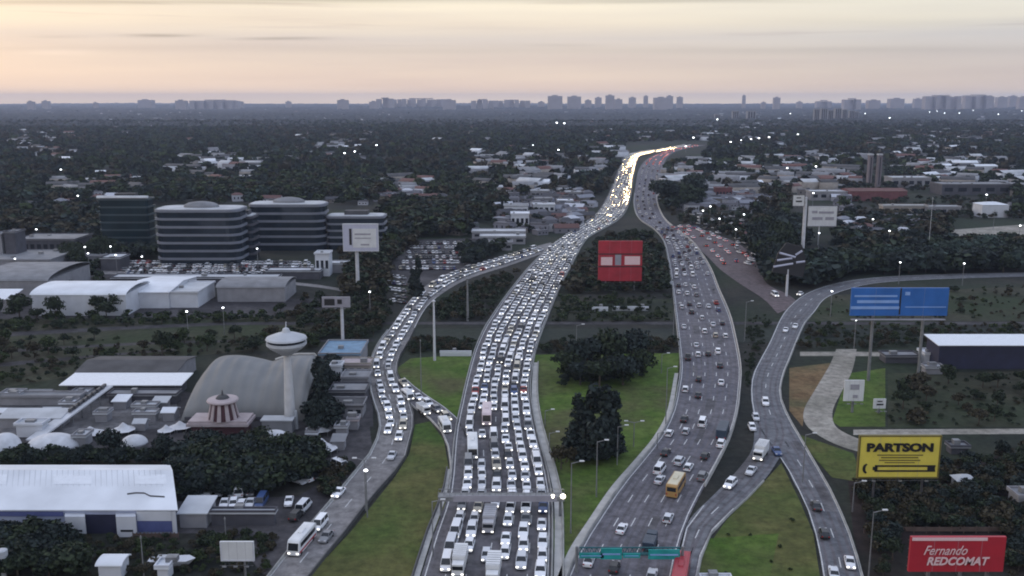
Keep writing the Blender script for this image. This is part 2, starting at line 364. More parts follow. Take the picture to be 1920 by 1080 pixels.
G1 = Road('path', [(-40, 626, -40, 634), (330, 608, 330, 614), (600, 604, 600, 609), (1925, 604, 1925, 609), (2000, 604, 2000, 609)], .06, 'yard', False)
G4 = Road('path', [(-40, 684, -40, 692), (150, 668, 150, 673), (330, 654, 330, 657)], .05, 'yard', False)
G2 = Road('path', [(-40, 658, -40, 664), (330, 640, 330, 644), (700, 636, 700, 640)], .05, 'yard', False)
G3 = Road('path', [(-40, 512, -40, 522), (200, 508, 200, 514), (560, 530, 560, 535), (720, 560, 720, 565)], .05, 'concrete_road', False)
CW = Road('canal', [(560, 616, 560, 642), (1300, 616, 1300, 642), (2000, 614, 2000, 640)], .03, 'canal_water', False)
sheet('verge', [(742, 692), (770, 672), (886, 664), (870, 740), (856, 800), (838, 772), (790, 748), (754, 712)], .045, 'lawn')
sheet('verge', [(1004, 665), (1274, 662), (1266, 770), (1240, 815), (1160, 905), (1085, 1000), (1045, 1100), (1036, 1000), (1042, 930), (1030, 880), (1000, 780), (998, 710)], .045, 'lawn')
sheet('verge', [(778, 796), (806, 790), (832, 825), (842, 880), (838, 940), (812, 1000), (780, 1100), (560, 1100), (655, 1000), (740, 895), (768, 850)], .045, 'dry_lawn')
sheet('verge', [(1465, 868), (1500, 940), (1525, 1000), (1540, 1100), (1300, 1100), (1330, 1020), (1362, 975), (1440, 895)], .045, 'dry_lawn')
sheet('verge', [(1325, 1010), (1460, 1000), (1440, 1100), (1300, 1100)], .052, 'lawn')
sheet('verge', [(1040, 565), (1262, 560), (1262, 600), (1030, 602)], .045, 'dark_bank')
sheet('verge', [(1480, 690), (1560, 680), (1508, 768), (1505, 800), (1480, 770)], .045, 'brown_earth')
sheet('verge', [(1500, 815), (1600, 850), (1620, 905), (1560, 895), (1520, 850)], .045, 'dry_lawn')
sheet('verge', [(-40, 618), (600, 606), (600, 650), (345, 668), (120, 708), (-40, 735)], .032, 'olive_bank')
sheet('verge', [(-40, 598), (600, 594), (600, 606), (-40, 618)], .034, 'olive_bank')
sheet('verge', [(1665, 700), (1960, 695), (1960, 800), (1665, 802)], .036, 'olive_bank')
sheet('verge', [(1500, 556), (1960, 535), (1960, 602), (1500, 602)], .036, 'olive_bank')
sheet('verge', [(1590, 700), (1660, 690), (1660, 800), (1575, 800), (1560, 790)], .04, 'lawn')
sheet('field', [(1770, 432), (1960, 418), (1960, 455), (1790, 452)], .05, 'pale_dirt')
sheet('car_park', [(220, 488), (560, 488), (600, 520), (200, 516)], .045, 'yard')
sheet('car_park', [(745, 450), (905, 446), (880, 500), (790, 540), (730, 520)], .045, 'yard')
sheet('yard', [(0, 735), (330, 730), (600, 790), (690, 770), (700, 860), (560, 900), (330, 870), (-30, 860)], .035, 'yard')
sheet('yard', [(-30, 742), (325, 738), (345, 800), (120, 815), (-30, 815)], .055, 'yard_pale')
sheet('yard', [(330, 940), (560, 930), (640, 880), (690, 850), (640, 920), (560, 1000), (500, 1085), (430, 1000), (330, 1000)], .04, 'yard')
sheet('bare_ground', [(1590, 900), (1960, 840), (1960, 1100), (1625, 1100), (1600, 1000)], .03, 'dark_earth')
sheet('yard', [(595, 680), (696, 670), (700, 800), (590, 800)], .05, 'yard')
sheet('yard', [(-30, 470), (200, 470), (220, 560), (600, 560), (600, 600), (-30, 600)], .03, 'yard')
# second, paler service strips beside the two carriageways
K1 = Road('service_strip', rows([(1100, 1038, 1056), (1000, 1040, 1056), (930, 1038, 1053), (880, 1028, 1042), (800, 1006, 1018), (740, 997, 1008), (680, 1000, 1009)]), .08, 'pale_concrete', False)
K2 = Road('service_strip', rows([(1100, 1038, 1053), (1033, 1066, 1082), (974, 1104, 1119), (913, 1146, 1160), (860, 1192, 1205), (817, 1227, 1238), (770, 1251, 1260), (700, 1265, 1272)]), .08, 'pale_concrete', False)
K3 = Road('service_strip', rows([(1100, 768, 781), (1000, 800, 812), (930, 828, 837), (880, 838, 845)]), .08, 'pale_concrete', False)

# paint
def paint(road, d0, d1, lanes, parent, step=12, dash=4, edge=(.03, .97)):
    b = MB()
    for f in edge: road.strip(b, d0, d1, f, .22, road.z + .02, 10)
    for k in range(1, lanes):
        f = edge[0] + (edge[1] - edge[0]) * k / lanes; d = d0
        while d < d1:
            road.strip(b, d, min(d + dash, d1), f, .2, road.z + .02, 4); d += step
    b.build('lane_marking', 'road_paint', parent)
paint(A, 0, 500, 6, A.o); paint(B, 0, 700, 5, B.o); paint(C, 150, C.len[-1], 2, C.o); paint(D, 40, D.len[-1], 2, D.o); paint(D2, 62, D2.len[-1], 2, D2.o, edge=(.04, .94)); paint(C2, 0, C2.len[-1], 1, C2.o)
A.wall(1, 'pale concrete barrier along the right edge of the jammed carriageway', off=0, d1=900)
A.wall(0, 'grey concrete kerb wall along the left edge of the jammed carriageway', off=0, d0=40, d1=480, h=.6)
def tracks(road, d0, d1, lanes, parent, e0=.03, e1=.97):
    b = MB()
    for k in range(lanes):
        f = e0 + (e1 - e0) * (k + .5) / lanes
        for o_ in (-.75, .75): road.strip(b, d0, d1, f, .55, road.z + .008, 12, o_)
    b.build('wheel_track', 'worn_asphalt', parent)
    b = MB()
    for _ in range(int((d1 - d0) / 22)):
        d = random.uniform(d0, d1 - 12); f = random.uniform(.1, .9); road.strip(b, d, d + random.uniform(3, 16), f, random.uniform(.8, 2.6), road.z + .011 + .0006 * (_ % 14), 4)
    b.build('road_patch', 'patch_asphalt', parent)
tracks(B, 0, 420, 5, B.o); tracks(D, 60, D.len[-1], 2, D.o); tracks(D2, 0, D2.len[-1], 2, D2.o); tracks(A, 0, 260, 6, A.o)
B.wall(0, 'concrete barrier on the grassy side of the free flowing carriageway', off=0, d1=700)
B.wall(1, 'pale curving barrier between the free flowing carriageway and the ramp', 'pale_concrete', off=0, d0=45, d1=760, h=1.0)
C.wall(1, 'dark kerb wall between the lower left road and the grass', 'dark_steel', h=.7, w=.5, d0=C.len[-1] - 190)
C.wall(0, 'low pale wall along the outer side of the lower left road', h=.7, d0=C.len[-1] - 180)
C2.wall(0, 'curved kerb of the short ramp joining the jam', 'pale_concrete', h=.4)
D.wall(1, 'pale kerb wall on the outer bend of the right hand ramp', h=.5, d0=180)
D2.wall(1, 'low kerb beside the merging slip road and the lower grass wedge', 'concrete', h=.4, d0=45)
K1.wall(1, 'low wall on the grass side of the pale strip beside the jam', 'concrete', h=.6)
K3.wall(0, 'thin dark wall left of the jam at the bottom of the picture', 'dark_steel', h=.8)

# ------------------------------------------------------------ vehicles (built facing -Y)
def car_parts(L_=4.3, W_=1.78, H_=1.46, kind='hatch'):
    """lists of (part name, MB, material) for a car centred on the origin, nose at -Y"""
    h = L_ / 2; w = W_ / 2
    body = MB(); zs = .30
    nose = -h; tail = h
    belt = .88
    if kind == 'sedan': cab0, cab1, r0, r1 = -.75, 1.55, -.15, .95
    elif kind == 'suv': cab0, cab1, r0, r1 = -.95, 2.02, -.45, 1.75; belt = 1.02
    elif kind == 'van': cab0, cab1, r0, r1 = -1.75, h - .03, -1.15, h - .12; belt = 1.15
    elif kind == 'pickup': cab0, cab1, r0, r1 = -.95, .75, -.4, .45; belt = 1.0
    else: cab0, cab1, r0, r1 = -.85, 2.0, -.25, 1.55
    # lower body: stations of (y, z top, half width)
    st = [(nose, .58, w * .80), (nose + .12, .70, w * .93), (nose + .9, belt - .08, w), (cab0, belt, w), (cab1 if cab1 < tail - .1 else tail - .15, belt, w), (tail - .1, belt - .04, w * .95), (tail, .66, w * .86)]
    vs = []; fs = []
    for y, zt, ww in st:
        zb = .30
        vs += [(-ww * .94, y, zb), (-ww, y, (zb + zt) / 2), (-ww * .93, y, zt), (0, y, zt + .04), (ww * .93, y, zt), (ww, y, (zb + zt) / 2), (ww * .94, y, zb)]
    n = 7
    for k in range(len(st) - 1):
        for i in range(n): fs.append((k * n + i, k * n + (i + 1) % n, (k + 1) * n + (i + 1) % n, (k + 1) * n + i))
    fs.append(tuple(range(n - 1, -1, -1))); fs.append(tuple((len(st) - 1) * n + i for i in range(n)))
    body.add(vs, fs)
    # roof and pillars in paint, set over the glass
    rw = w * .76
    body.box(-rw, rw, r0, r1, H_ - .07, H_, top=(.08, .08))
    for sx in (-1, 1):
        for (ya, yb) in ((cab0, r0), (cab1, r1), ((cab0 + cab1) / 2, (r0 + r1) / 2 + .05)):
            body.tube((sx * w * .90, ya, belt), (sx * rw * .98, yb, H_ - .04), .05, .045, 4)
    if kind == 'pickup':
        for sx in (-1, 1): body.box(sx * w - .06 if sx > 0 else -w, w if sx > 0 else -w + .06, .8, tail - .05, belt - .03, belt + .05)
    glass = MB()
    glass.add([(-w * .88, cab0, belt), (w * .88, cab0, belt), (w * .88, cab1, belt), (-w * .88, cab1, belt), (-rw * .97, r0, H_ - .06), (rw * .97, r0, H_ - .06), (rw * .97, r1, H_ - .06), (-rw * .97, r1, H_ - .06)],
              [(4, 5, 6, 7), (0, 1, 5, 4), (1, 2, 6, 5), (2, 3, 7, 6), (3, 0, 4, 7)])
    out = [('body', body, 'car_paint'), ('window', glass, 'car_glass')]
    for sx in (-1, 1):
        for y in (nose + .8, tail - .85):
            wh = MB(); rim = sx; wh.tube((sx * (w - .2), y, .32), (sx * (w + .01), y, .32), .32, .32, 10); out.append(('wheel', wh, 'tyre'))
    for sx in (-1, 1):
        b = MB(); b.box(sx * w * .62 - .2, sx * w * .62 + .2, nose - .04, nose + .12, .58, .76); out.append(('headlight', b, 'headlight'))
    for sx in (-1, 1):
        b = MB(); b.box(sx * w * .72 - .14, sx * w * .72 + .14, tail - .08, tail + .03, .62, .84); out.append(('tail_light', b, 'taillight'))
    return out
VKIND = {'hatchback': car_parts(3.95, 1.72, 1.50, 'hatch'), 'saloon car': car_parts(4.5, 1.78, 1.43, 'sedan'), 'tall car': car_parts(4.5, 1.86, 1.70, 'suv'),
         'van': car_parts(5.0, 1.95, 2.1, 'van'), 'pickup': car_parts(5.2, 1.86, 1.76, 'pickup')}
VM = {}; RIM = {}
for k, parts in VKIND.items():
    for lit in (0, 1):
        ms = []
        for (nm, b, m) in parts:
            if nm == 'headlight' and not lit: m = 'headlight_off'
            me_ = b.mesh(nm, m); ms.append((nm, me_))
            if nm == 'wheel':
                c_ = np.array(b.v); sx_ = 1 if c_[:, 0].mean() > 0 else -1; X_ = c_[:, 0].max() if sx_ > 0 else c_[:, 0].min(); y_ = c_[:, 1].mean()
                rb = MB(); rb.tube((X_ - sx_ * .01, y_, .32), (X_ + sx_ * .012, y_, .32), .19, .17, 8); RIM[me_.name] = rb.mesh('rim', 'grey_steel')
        allb = MB(); order = ['car_paint', 'car_glass', 'tyre', 'headlight' if lit else 'headlight_off', 'taillight']
        for (nm, b, m) in parts:
            allb.mi = {'body': 0, 'window': 1, 'wheel': 2, 'headlight': 3, 'tail_light': 4}[nm]; allb.add(b.v, b.f)
        VM[(k, lit)] = (ms, allb.mesh('car', order))
PAINT = {'white': (.84, .85, .88), 'silver': (.60, .62, .66), 'grey': (.20, .205, .22), 'black': (.025, .026, .03), 'red': (.33, .035, .03), 'blue': (.05, .09, .22), 'beige': (.46, .42, .34)}
CAT = {'hatchback': 'car', 'saloon car': 'car', 'tall car': 'car', 'van': 'van', 'pickup': 'pickup truck'}
VNAME = {'hatchback': 'hatchback_car', 'saloon car': 'saloon_car', 'tall car': 'tall_car', 'van': 'van', 'pickup': 'pickup_truck'}
cars = []   # dicts
def pick_colour(jam):
    return random.choices(['white', 'silver', 'grey', 'black', 'red', 'blue', 'beige'], [64, 21, 5, 4, 1, 1, 4] if jam else [38, 17, 13, 22, 3, 4, 3])[0]
def add_car(p, rz, lit, jam, road, label, kind=None, colour=None, group=None):
    cars.append(dict(k=random.uniform(1.02, 1.12) if jam else random.uniform(.95, 1.03), p=p, rz=rz, lit=lit, kind=kind or random.choices(['hatchback', 'saloon car', 'tall car', 'van', 'pickup'], [34, 28, 22, 9, 7])[0],
                     col=colour or pick_colour(jam), label=label, road=road, group=group))
# buses and trucks
def big(name, label, cat, p, rz, L_, W_, H_, colour, kind='bus', roof=None, group=None, stripe=None):
    r = empty(name, p, label, cat, group, rz); w = W_ / 2; h = L_ / 2
    def paintm(c, key):
        if key not in MATS: mat(key, c, .4, .1, .5)
        return key
    if kind == 'bus':
        b = MB()
        # rounded nose and roof
        prof = [(-h, .35), (-h - .0, H_ * .45), (-h + .35, H_ - .35), (-h + .7, H_), (h - .3, H_), (h, H_ - .3), (h, .35)]
        b.slab(prof, -w, w)
        b.build('body', paintm(*colour), r)
        t = MB(); t.box(-w + .15, w - .15, -h + .9, h - .5, H_, H_ + .1, top=(.1, .1)); t.box(-.5, .5, -1, 1.2, H_ + .1, H_ + .32, top=(.1, .1)); t.build('roof', paintm(*(roof or colour)), r)
        for sx in (-1, 1):
            g_ = MB(); g_.box(sx * w - .02 if sx > 0 else -w - .02, w + .02 if sx > 0 else -w + .02, -h + .9, h - .7, H_ * .52, H_ * .80); g_.build('window', 'car_glass', r)
        g_ = MB(); g_.add([(-w + .15, -h - .03, H_ * .42), (w - .15, -h - .03, H_ * .42), (w - .2, -h + .27, H_ - .42), (-w + .2, -h + .27, H_ - .42)], [(0, 1, 2, 3)]); g_.build('windscreen', 'car_glass', r)
        g_ = MB(); g_.box(-w + .25, w - .25, h - .01, h + .02, H_ * .52, H_ * .82); g_.build('rear_window', 'car_glass', r)
        if stripe:
            for sx in (-1, 1):
                q = MB(); q.box(sx * w - .015 if sx > 0 else -w - .015, w + .015 if sx > 0 else -w + .015, -h + .3, h - .3, .6, 1.0); q.build('stripe', paintm(*stripe), r)
    else:
        c = MB(); c.box(-w * .92, w * .92, -h, -h + 1.9, .55, 2.5, top=(.06, .12)); c.build('cab', paintm(*colour), r)
        g_ = MB(); g_.box(-w * .8, w * .8, -h - .03, -h + .1, 1.55, 2.2); g_.build('windscreen', 'car_glass', r)
        x = MB(); x.box(-w, w, -h + 2.05, h, 1.0, H_); x.build('cargo_box', paintm(*(roof or colour)), r)
        x = MB()
        for k in range(6): x.box(-w + .05, w - .05, -h + 2.3 + k * (L_ - 2.5) / 6, -h + 2.4 + k * (L_ - 2.5) / 6, H_, H_ + .04)
        x.build('roof_rib', 'grey_steel', r)
        x = MB(); x.box(-w * .6, w * .6, -h + .5, h - .2, .5, 1.0); x.build('chassis', 'dark_steel', r)
    for sx in (-1, 1):
        for y in (-h + 1.1, h - 1.6): q = MB(); q.tube((sx * (w - .3), y, .5), (sx * (w + .01), y, .5), .5, .5, 12); q.build('wheel', 'tyre', r)
        q = MB(); q.box(sx * w * .7 - .2, sx * w * .7 + .2, -h - .05, -h + .05, .6, .85); q.build('headlight', 'headlight', r)
        q = MB(); q.box(sx * w * .8 - .12, sx * w * .8 + .12, h - .02, h + .05, .8, 1.2); q.build('tail_light', 'taillight', r)
    return r
WHITE = ((.70, .71, .72), 'vehicle_white'); PINKW = ((.60, .50, .52), 'vehicle_pinkish'); REDV = ((.36, .03, .045), 'vehicle_red'); YEL = ((.42, .25, .09), 'vehicle_ochre')
TEALD = ((.03, .05, .08), 'vehicle_dark'); CREAM = ((.62, .56, .40), 'vehicle_cream')
reserved = []   # (road, x, y, radius) already taken
def place_big(road, px, py, away, *a, **k):
    p = G(px, py); p.z = road.z + .02; t = road.near(px, py)
    # nose along travel; built nose at -Y
    d = Vector((math.cos(t), math.sin(t)));
    if (d.y > 0) != away: d = -d
    rz = math.atan2(d.y, d.x) + math.pi / 2
    reserved.append((p.x, p.y, math.cos(rz + math.pi / 2), math.sin(rz + math.pi / 2), a[3] / 2))
    return big(a[0], a[1], a[2], p, rz, *a[3:], **k)
place_big(A, 886, 848, False, 'bus', 'long white bus in the jam left lane above the short ramp merge', 'bus', 11, 2.4, 3.0, WHITE)
place_big(A, 913, 788, False, 'bus', 'pale pink and white coach in second jam lane, highest of the jam buses', 'coach', 10.5, 2.4, 3.3, PINKW)
place_big(A, 862, 1068, False, 'truck', 'white box truck with black cab screen at bottom left of the jam', 'truck', 7, 2.3, 3.2, WHITE, kind='truck')
place_big(A, 925, 1085, False, 'truck', 'tall white box truck in the middle jam lane at bottom edge', 'truck', 7.5, 2.4, 3.3, WHITE, kind='truck')
place_big(A, 918, 988, False, 'truck', 'grey roofed flatbed style truck with pale cab just below the grey gantry', 'truck', 8, 2.4, 3.0, ((.42, .42, .45), 'vehicle_grey'), kind='truck')
place_big(C2, 834, 806, False, 'bus', 'white bus with dark side windows turning down the short ramp', 'bus', 6.8, 2.2, 2.6, WHITE)
place_big(C2, 794, 776, False, 'truck', 'white box truck on the ramp behind the turning white bus', 'truck', 5.4, 2.0, 2.4, WHITE, kind='truck')
place_big(C2, 764, 748, False, 'bus', 'white minibus at the top of the short ramp', 'bus', 5.6, 2.0, 2.3, WHITE)
place_big(B, 1267, 922, True, 'bus', 'ochre yellow city bus with white roof in the open carriageway', 'bus', 8.6, 2.4, 3.0, YEL, roof=CREAM)
place_big(B, 1276, 1090, True, 'bus', 'dark red bus with white front under the right end of the teal gantry', 'bus', 11.5, 2.5, 3.1, REDV, roof=REDV)
place_big(B, 1355, 818, True, 'truck', 'black trailer truck in the right lane near the curving pale barrier', 'truck', 9, 2.4, 2.9, TEALD, kind='truck')
place_big(B, 1219, 1030, True, 'van', 'dark navy panel van just above the teal gantry', 'van', 5.6, 2.1, 2.4, TEALD, kind='truck')
place_big(D2, 1426, 858, False, 'truck', 'white box truck on the slip road where it leaves the ramp', 'truck', 7, 2.4, 3.2, WHITE, kind='truck')
place_big(C, 567, 1026, False, 'coach', 'white coach with red stripes on the lower left road', 'coach', 8.6, 2.3, 3.0, WHITE, stripe=REDV)

def free(p, r=3.1):
    for (x, y, dx, dy, h) in reserved:
        ax, ay = p.x - x, p.y - y; al = ax * dx + ay * dy; la = abs(-ax * dy + ay * dx)
        if abs(al) < h + r and la < 2.4: return False
    return True
def along(road, lanes, d0, d1, gap, away, lit, jam, lab, edge=(.06, .96), jit=.25, prob=1.0, lane_fn=None, ref=None):
    for k in range(lanes):
        f = edge[0] + (edge[1] - edge[0]) * (k + .5) / lanes
        d = d0 + random.uniform(0, gap); KK = ['hatchback', 'saloon car', 'tall car', 'van', 'pickup']; KL = {'hatchback': 3.95, 'saloon car': 4.5, 'tall car': 4.5, 'van': 5.0, 'pickup': 5.2}; nx_ = random.choice(KK)
        while d < d1:
            kd = nx_; nx_ = random.choices(KK, [34, 28, 24, 9, 5])[0]
            if random.random() < prob:
                p = road.at(d, f); t = road.tan(d)
                p.x += random.uniform(-jit, jit); p.z = road.z + .02
                dv = Vector((math.cos(t), math.sin(t)))
                if (dv.y > 0) != away: dv = -dv
                rz = math.atan2(dv.y, dv.x) + math.pi / 2 + random.uniform(-.03, .03)
                if free(p): add_car(p, rz, lit, jam, (road, k, lanes, d), lab, kd)
            if jam and gap < 7: d += (KL[kd] + KL[nx_]) * .54 + random.choices([.6, .95, 1.6, 3.2], [40, 38, 17, 5])[0] * random.uniform(.8, 1.2)
            else: d += gap * random.uniform(.7, 1.45)
along(A, 6, 2, 330, 5.9, False, 1, True, 'jam', edge=(.10, .985), prob=.97)
along(A, 6, 332, 500, 5.9, False, 1, True, 'jam', edge=(.06, .98), prob=.96, jit=.4)
along(A, 6, 500, 760, 6.2, False, 2, True, 'jam', prob=.97, jit=.4)
along(A, 5, 760, 1500, 8.5, False, 2, True, 'jam', prob=.8, jit=.4)
along(A, 2, 1500, A.len[-1], 9, False, 2, True, 'jam')
along(C, 2, 20, 330, 6.2, False, 1, True, 'branch', edge=(.08, .92), jit=.3, prob=.95)
along(C, 2, 333, C.len[-1] - 150, 9.5, False, 1, True, 'branch', edge=(.15, .8), prob=.6)
along(C2, 1, 3, C2.len[-1] - 20, 7, False, 1, True, 'short', prob=.9)
dB = lambda row: float(np.interp(G(1300, row).y, B.C[:, 1], B.len))
along(B, 5, dB(700), dB(520), 17, True, 0, False, 'free', edge=(.04, .90), prob=.62)
along(B, 5, dB(520), dB(430), 13, True, 0, False, 'free', prob=.8)
along(B, 4, dB(430), B.len[-1] - 560, 22, True, 0, False, 'free', prob=.7)
along(B, 3, B.len[-1] - 560, B.len[-1] - 20, 24, True, 3, False, 'free', prob=.8)
along(E, 3, 0, 150, 11, True, 3, False, 'frontage', prob=.8)
def spot(road, px, py, away, lit, jam, label, kind, colour):
    p = G(px, py + 4); p.z = road.z + .02; t = road.near(px, py); dv = Vector((math.cos(t), math.sin(t)))
    if (dv.y > 0) != away: dv = -dv
    add_car(p, math.atan2(dv.y, dv.x) + math.pi / 2, lit, jam, (road, 0, 1, 0), '=' + label, kind, colour)
for (x, y, c, k, l) in [
    (1255, 813, 'white', 'hatchback', 'white hatchback by the grassy edge of the open carriageway, level with the tall dark trees'),
    (1286, 809, 'silver', 'hatchback', 'silver hatchback one lane right of the white one by the grassy edge'),
    (1283, 786, 'black', 'saloon car', 'black saloon car just ahead of the silver hatchback on the open carriageway'),
    (1317, 794, 'white', 'van', 'white van in the middle lane ahead of the black trailer truck'),
    (1352, 833, 'white', 'tall car', 'white tall car directly behind the black trailer truck'),
    (1248, 849, 'black', 'saloon car', 'black saloon car in the left lane between white hatchback and yellow bus'),
    (1322, 856, 'black', 'hatchback', 'small black hatchback alone in the lane right of the yellow bus'),
    (1274, 866, 'silver', 'tall car', 'silver tall car directly ahead of the yellow bus'),
    (1291, 877, 'white', 'hatchback', 'white hatchback at the right front corner of the yellow bus'),
    (1237, 882, 'white', 'van', 'white van at the left front of the yellow bus'),
    (1237, 901, 'silver', 'saloon car', 'silver saloon car alongside the left flank of the yellow bus'),
    (1317, 895, 'grey', 'tall car', 'grey tall car one lane right of the yellow bus'),
    (1253, 973, 'silver', 'hatchback', 'silver hatchback with dark rear halfway between yellow bus and teal gantry'),
    (1166, 993, 'white', 'saloon car', 'white saloon car in the left lane just above the teal gantry'),
    (1105, 1053, 'white', 'saloon car', 'white saloon car below the left end of the teal gantry'),
    (1152, 1066, 'black', 'hatchback', 'black hatchback below the middle of the teal gantry'),
    (1222, 1082, 'silver', 'saloon car', 'silver saloon car cut by the bottom edge left of the red bus'),
    (1285, 730, 'white', 'hatchback', 'white hatchback in the left lane level with the brown earth patch'),
    (1352, 717, 'white', 'saloon car', 'lone white saloon car near the right barrier of the open carriageway'),
    (1309, 741, 'black', 'saloon car', 'black saloon car, lowest of three dark cars in one lane'),
    (1310, 711, 'black', 'hatchback', 'black hatchback, middle of three dark cars in one lane')]:
    spot(B, x, y, True, 0, False, l, k, c)
for (r_, x, y, aw, lit, c, k, l) in [
    (D2, 1369, 909, False, 1, 'white', 'tall car', 'white tall car alone on the slip road beside the grass wedge'),
    (D2, 1408, 884, False, 0, 'silver', 'saloon car', 'silver saloon car right in front of the white box truck on the slip road'),
    (D, 1410, 802, False, 0, 'white', 'hatchback', 'white hatchback on the left verge of the ramp above the box truck'),
    (D, 1417, 783, False, 0, 'silver', 'hatchback', 'silver hatchback hugging the left edge of the ramp'),
    (D, 1456, 847, False, 0, 'blue', 'saloon car', 'dark blue saloon car at the tip of the grass wedge'),
    (D, 1530, 950, True, 0, 'black', 'saloon car', 'black saloon car on the right hand ramp, upper of two dark ones'),
    (D, 1545, 1002, True, 0, 'black', 'hatchback', 'black hatchback on the right hand ramp, lower of two dark ones'),
    (D, 1593, 1057, False, 1, 'white', 'saloon car', 'white saloon car near the bottom edge on the right hand ramp'),
    (D, 1563, 1076, True, 0, 'silver', 'saloon car', 'silver saloon car cut by the bottom edge on the right hand ramp'),
    (D, 1435, 755, False, 0, 'white', 'tall car', 'white tall car alone in the middle of the wide ramp'),
    (D, 1473, 618, False, 0, 'white', 'saloon car', 'left of two white cars where the ramp crosses the canal'),
    (D, 1491, 611, False, 0, 'white', 'saloon car', 'right of two white cars where the ramp crosses the canal'),
    (E, 1453, 552, False, 1, 'white', 'van', 'white van where the frontage road meets the ramp'),
    (D, 1500, 550, False, 1, 'white', 'hatchback', 'white hatchback on the bend at the foot of the fan shaped sign'),
    (C, 600, 985, False, 1, 'white', 'van', 'white van on the lower left road ahead of the coach'),
    (C, 612, 1008, False, 0, 'grey', 'saloon car', 'grey saloon car beside the coach on the lower left road'),
    (C, 635, 925, False, 1, 'white', 'saloon car', 'white saloon car at the left verge of the lower left road'),
    (C, 735, 855, False, 0, 'silver', 'saloon car', 'silver saloon car on the lower left road beside the curved grass'),
    (C, 556, 968, True, 0, 'black', 'tall car', 'black tall car parked off the left verge above the coach'),
    (C, 570, 952, True, 0, 'silver', 'van', 'silver van parked off the left verge beside the dark yard')]:
    spot(r_, x, y, aw, lit, False, l, k, c)
# parked rows (car parks beside the offices and the market)
def parked(px0, py0, px1, py1, n, lab, rz=0, jt=.3):
    for i in range(n):
        t = i / max(1, n - 1)
        if random.random() < .85:
            p = G(px0 + (px1 - px0) * t, py0 + (py1 - py0) * t); p.z = .08; p.x += random.uniform(-.5, .5) * jt; p.y += random.uniform(-1, 1) * jt; add_car(p, rz + random.uniform(-.1, .1) + (math.pi if random.random() < .5 else 0), 0, False, (None, 0, 1, 0), lab)
for y in (494, 500, 507, 514): parked(232, y, 585, y + 2, 62, 'park', .1)
for y in (458, 466, 475, 484, 494, 505): parked(775 - (y - 458) * .5, y, 880 - (y - 458) * .6, y, 17, 'park', .2)
for y in (402, 408, 415, 422, 430, 438): parked(1285 + (y - 400) * .5, y, 1390 + (y - 400) * .3, y, 8, 'park', .5, 6)
for y in (448, 457, 466, 476, 487, 496): parked(1385 + (y - 450) * .2, y, 1412, y + 2, 3, 'park', .3, 3)
for y in (520, 532, 545, 556, 566): parked(728 + (y - 520) * .2, y, 756, y + 3, 4, 'park', .6)
parked(380, 928, 470, 926, 9, 'yard', .2); parked(560, 905, 640, 880, 7, 'yard', .9); parked(420, 950, 540, 946, 8, 'yard', .1)

# nearest 300 as things of their own, farther ones as one mass
GAN = G(930, 931).y; TEA = G(1180, 1040).y
per = {}
for c in cars: c['D'] = c['p'].y
cars.sort(key=lambda c: c['D'])
CARS_IND = [c for c in cars if CAT[c['kind']] == 'car'][:292] + [c for c in cars if CAT[c['kind']] != 'car' and c['D'] < 560]
ids = set(id(c) for c in CARS_IND)
def lane_name(k, n):
    if n == 1: return 'single lane'
    if n == 2: return ('left lane', 'right lane')[k]
    return (['leftmost lane', 'second lane from left', 'third lane from left', 'fourth lane from left', 'fifth lane from left', 'rightmost lane'] if n == 6 else
            ['leftmost lane', 'second lane from left', 'middle lane', 'fourth lane from left', 'rightmost lane'] if n == 5 else ['leftmost lane', 'second lane', 'third lane', 'rightmost lane'])[k]
cnt = {}
for c in [c for c in cars if id(c) in ids]:
    road, k, n, d = c['road']; nm = c['label']; base = c['col'] + ' ' + c['kind']
    if nm.startswith('='): c['text'] = nm[1:]; grp = None; continue
    if nm == 'jam':
        side = 'before' if c['D'] < GAN else 'beyond'; key = ('jam', side, k)
    else: side = ''; key = (nm, side, k)
    cnt.setdefault(key, []).append(c)
for key, lst in cnt.items():
    nm, side, k = key; lst.sort(key=lambda c: c['D'], reverse=(side == 'before')); lw = None
    for i, c in enumerate(lst):
        n = c['road'][2]; base = c['col'] + ' ' + c['kind']; o_ = ordn(i + 1)
        if nm == 'jam': t = f'{base} in jam, {lane_name(k, n)}, {o_} ' + ('below' if side == 'before' else 'above') + ' the grey gantry'
        elif nm == 'branch': t = f'{base} on the left branch road, {lane_name(k, n)}, {o_} from the bottom'
        elif nm == 'short': t = f'{base} on the short curved ramp, {o_} car from the bottom'
        elif nm == 'free': t = f'{base} on open carriageway, {lane_name(k, n)}, {o_} beyond the black truck'
        elif nm == 'frontage': t = f'{base} on the frontage road right, {lane_name(k, n)}, {o_} from the bottom'
        elif nm == 'yard': t = f'{base} in the dark yard right of the white warehouse, {o_} nearest parked'
        else: t = f'{base} in the parked rows off the carriageway, {o_} nearest'
        c['text'] = t
GRP = {'jam': 'vehicles queuing in the jam', 'branch': 'vehicles on the left branch road', 'short': 'vehicles on the short ramp', 'free': 'vehicles on the open carriageway', 'frontage': 'vehicles on the frontage road', 'yard': 'cars parked in the dark yard', 'park': 'cars parked in rows'}
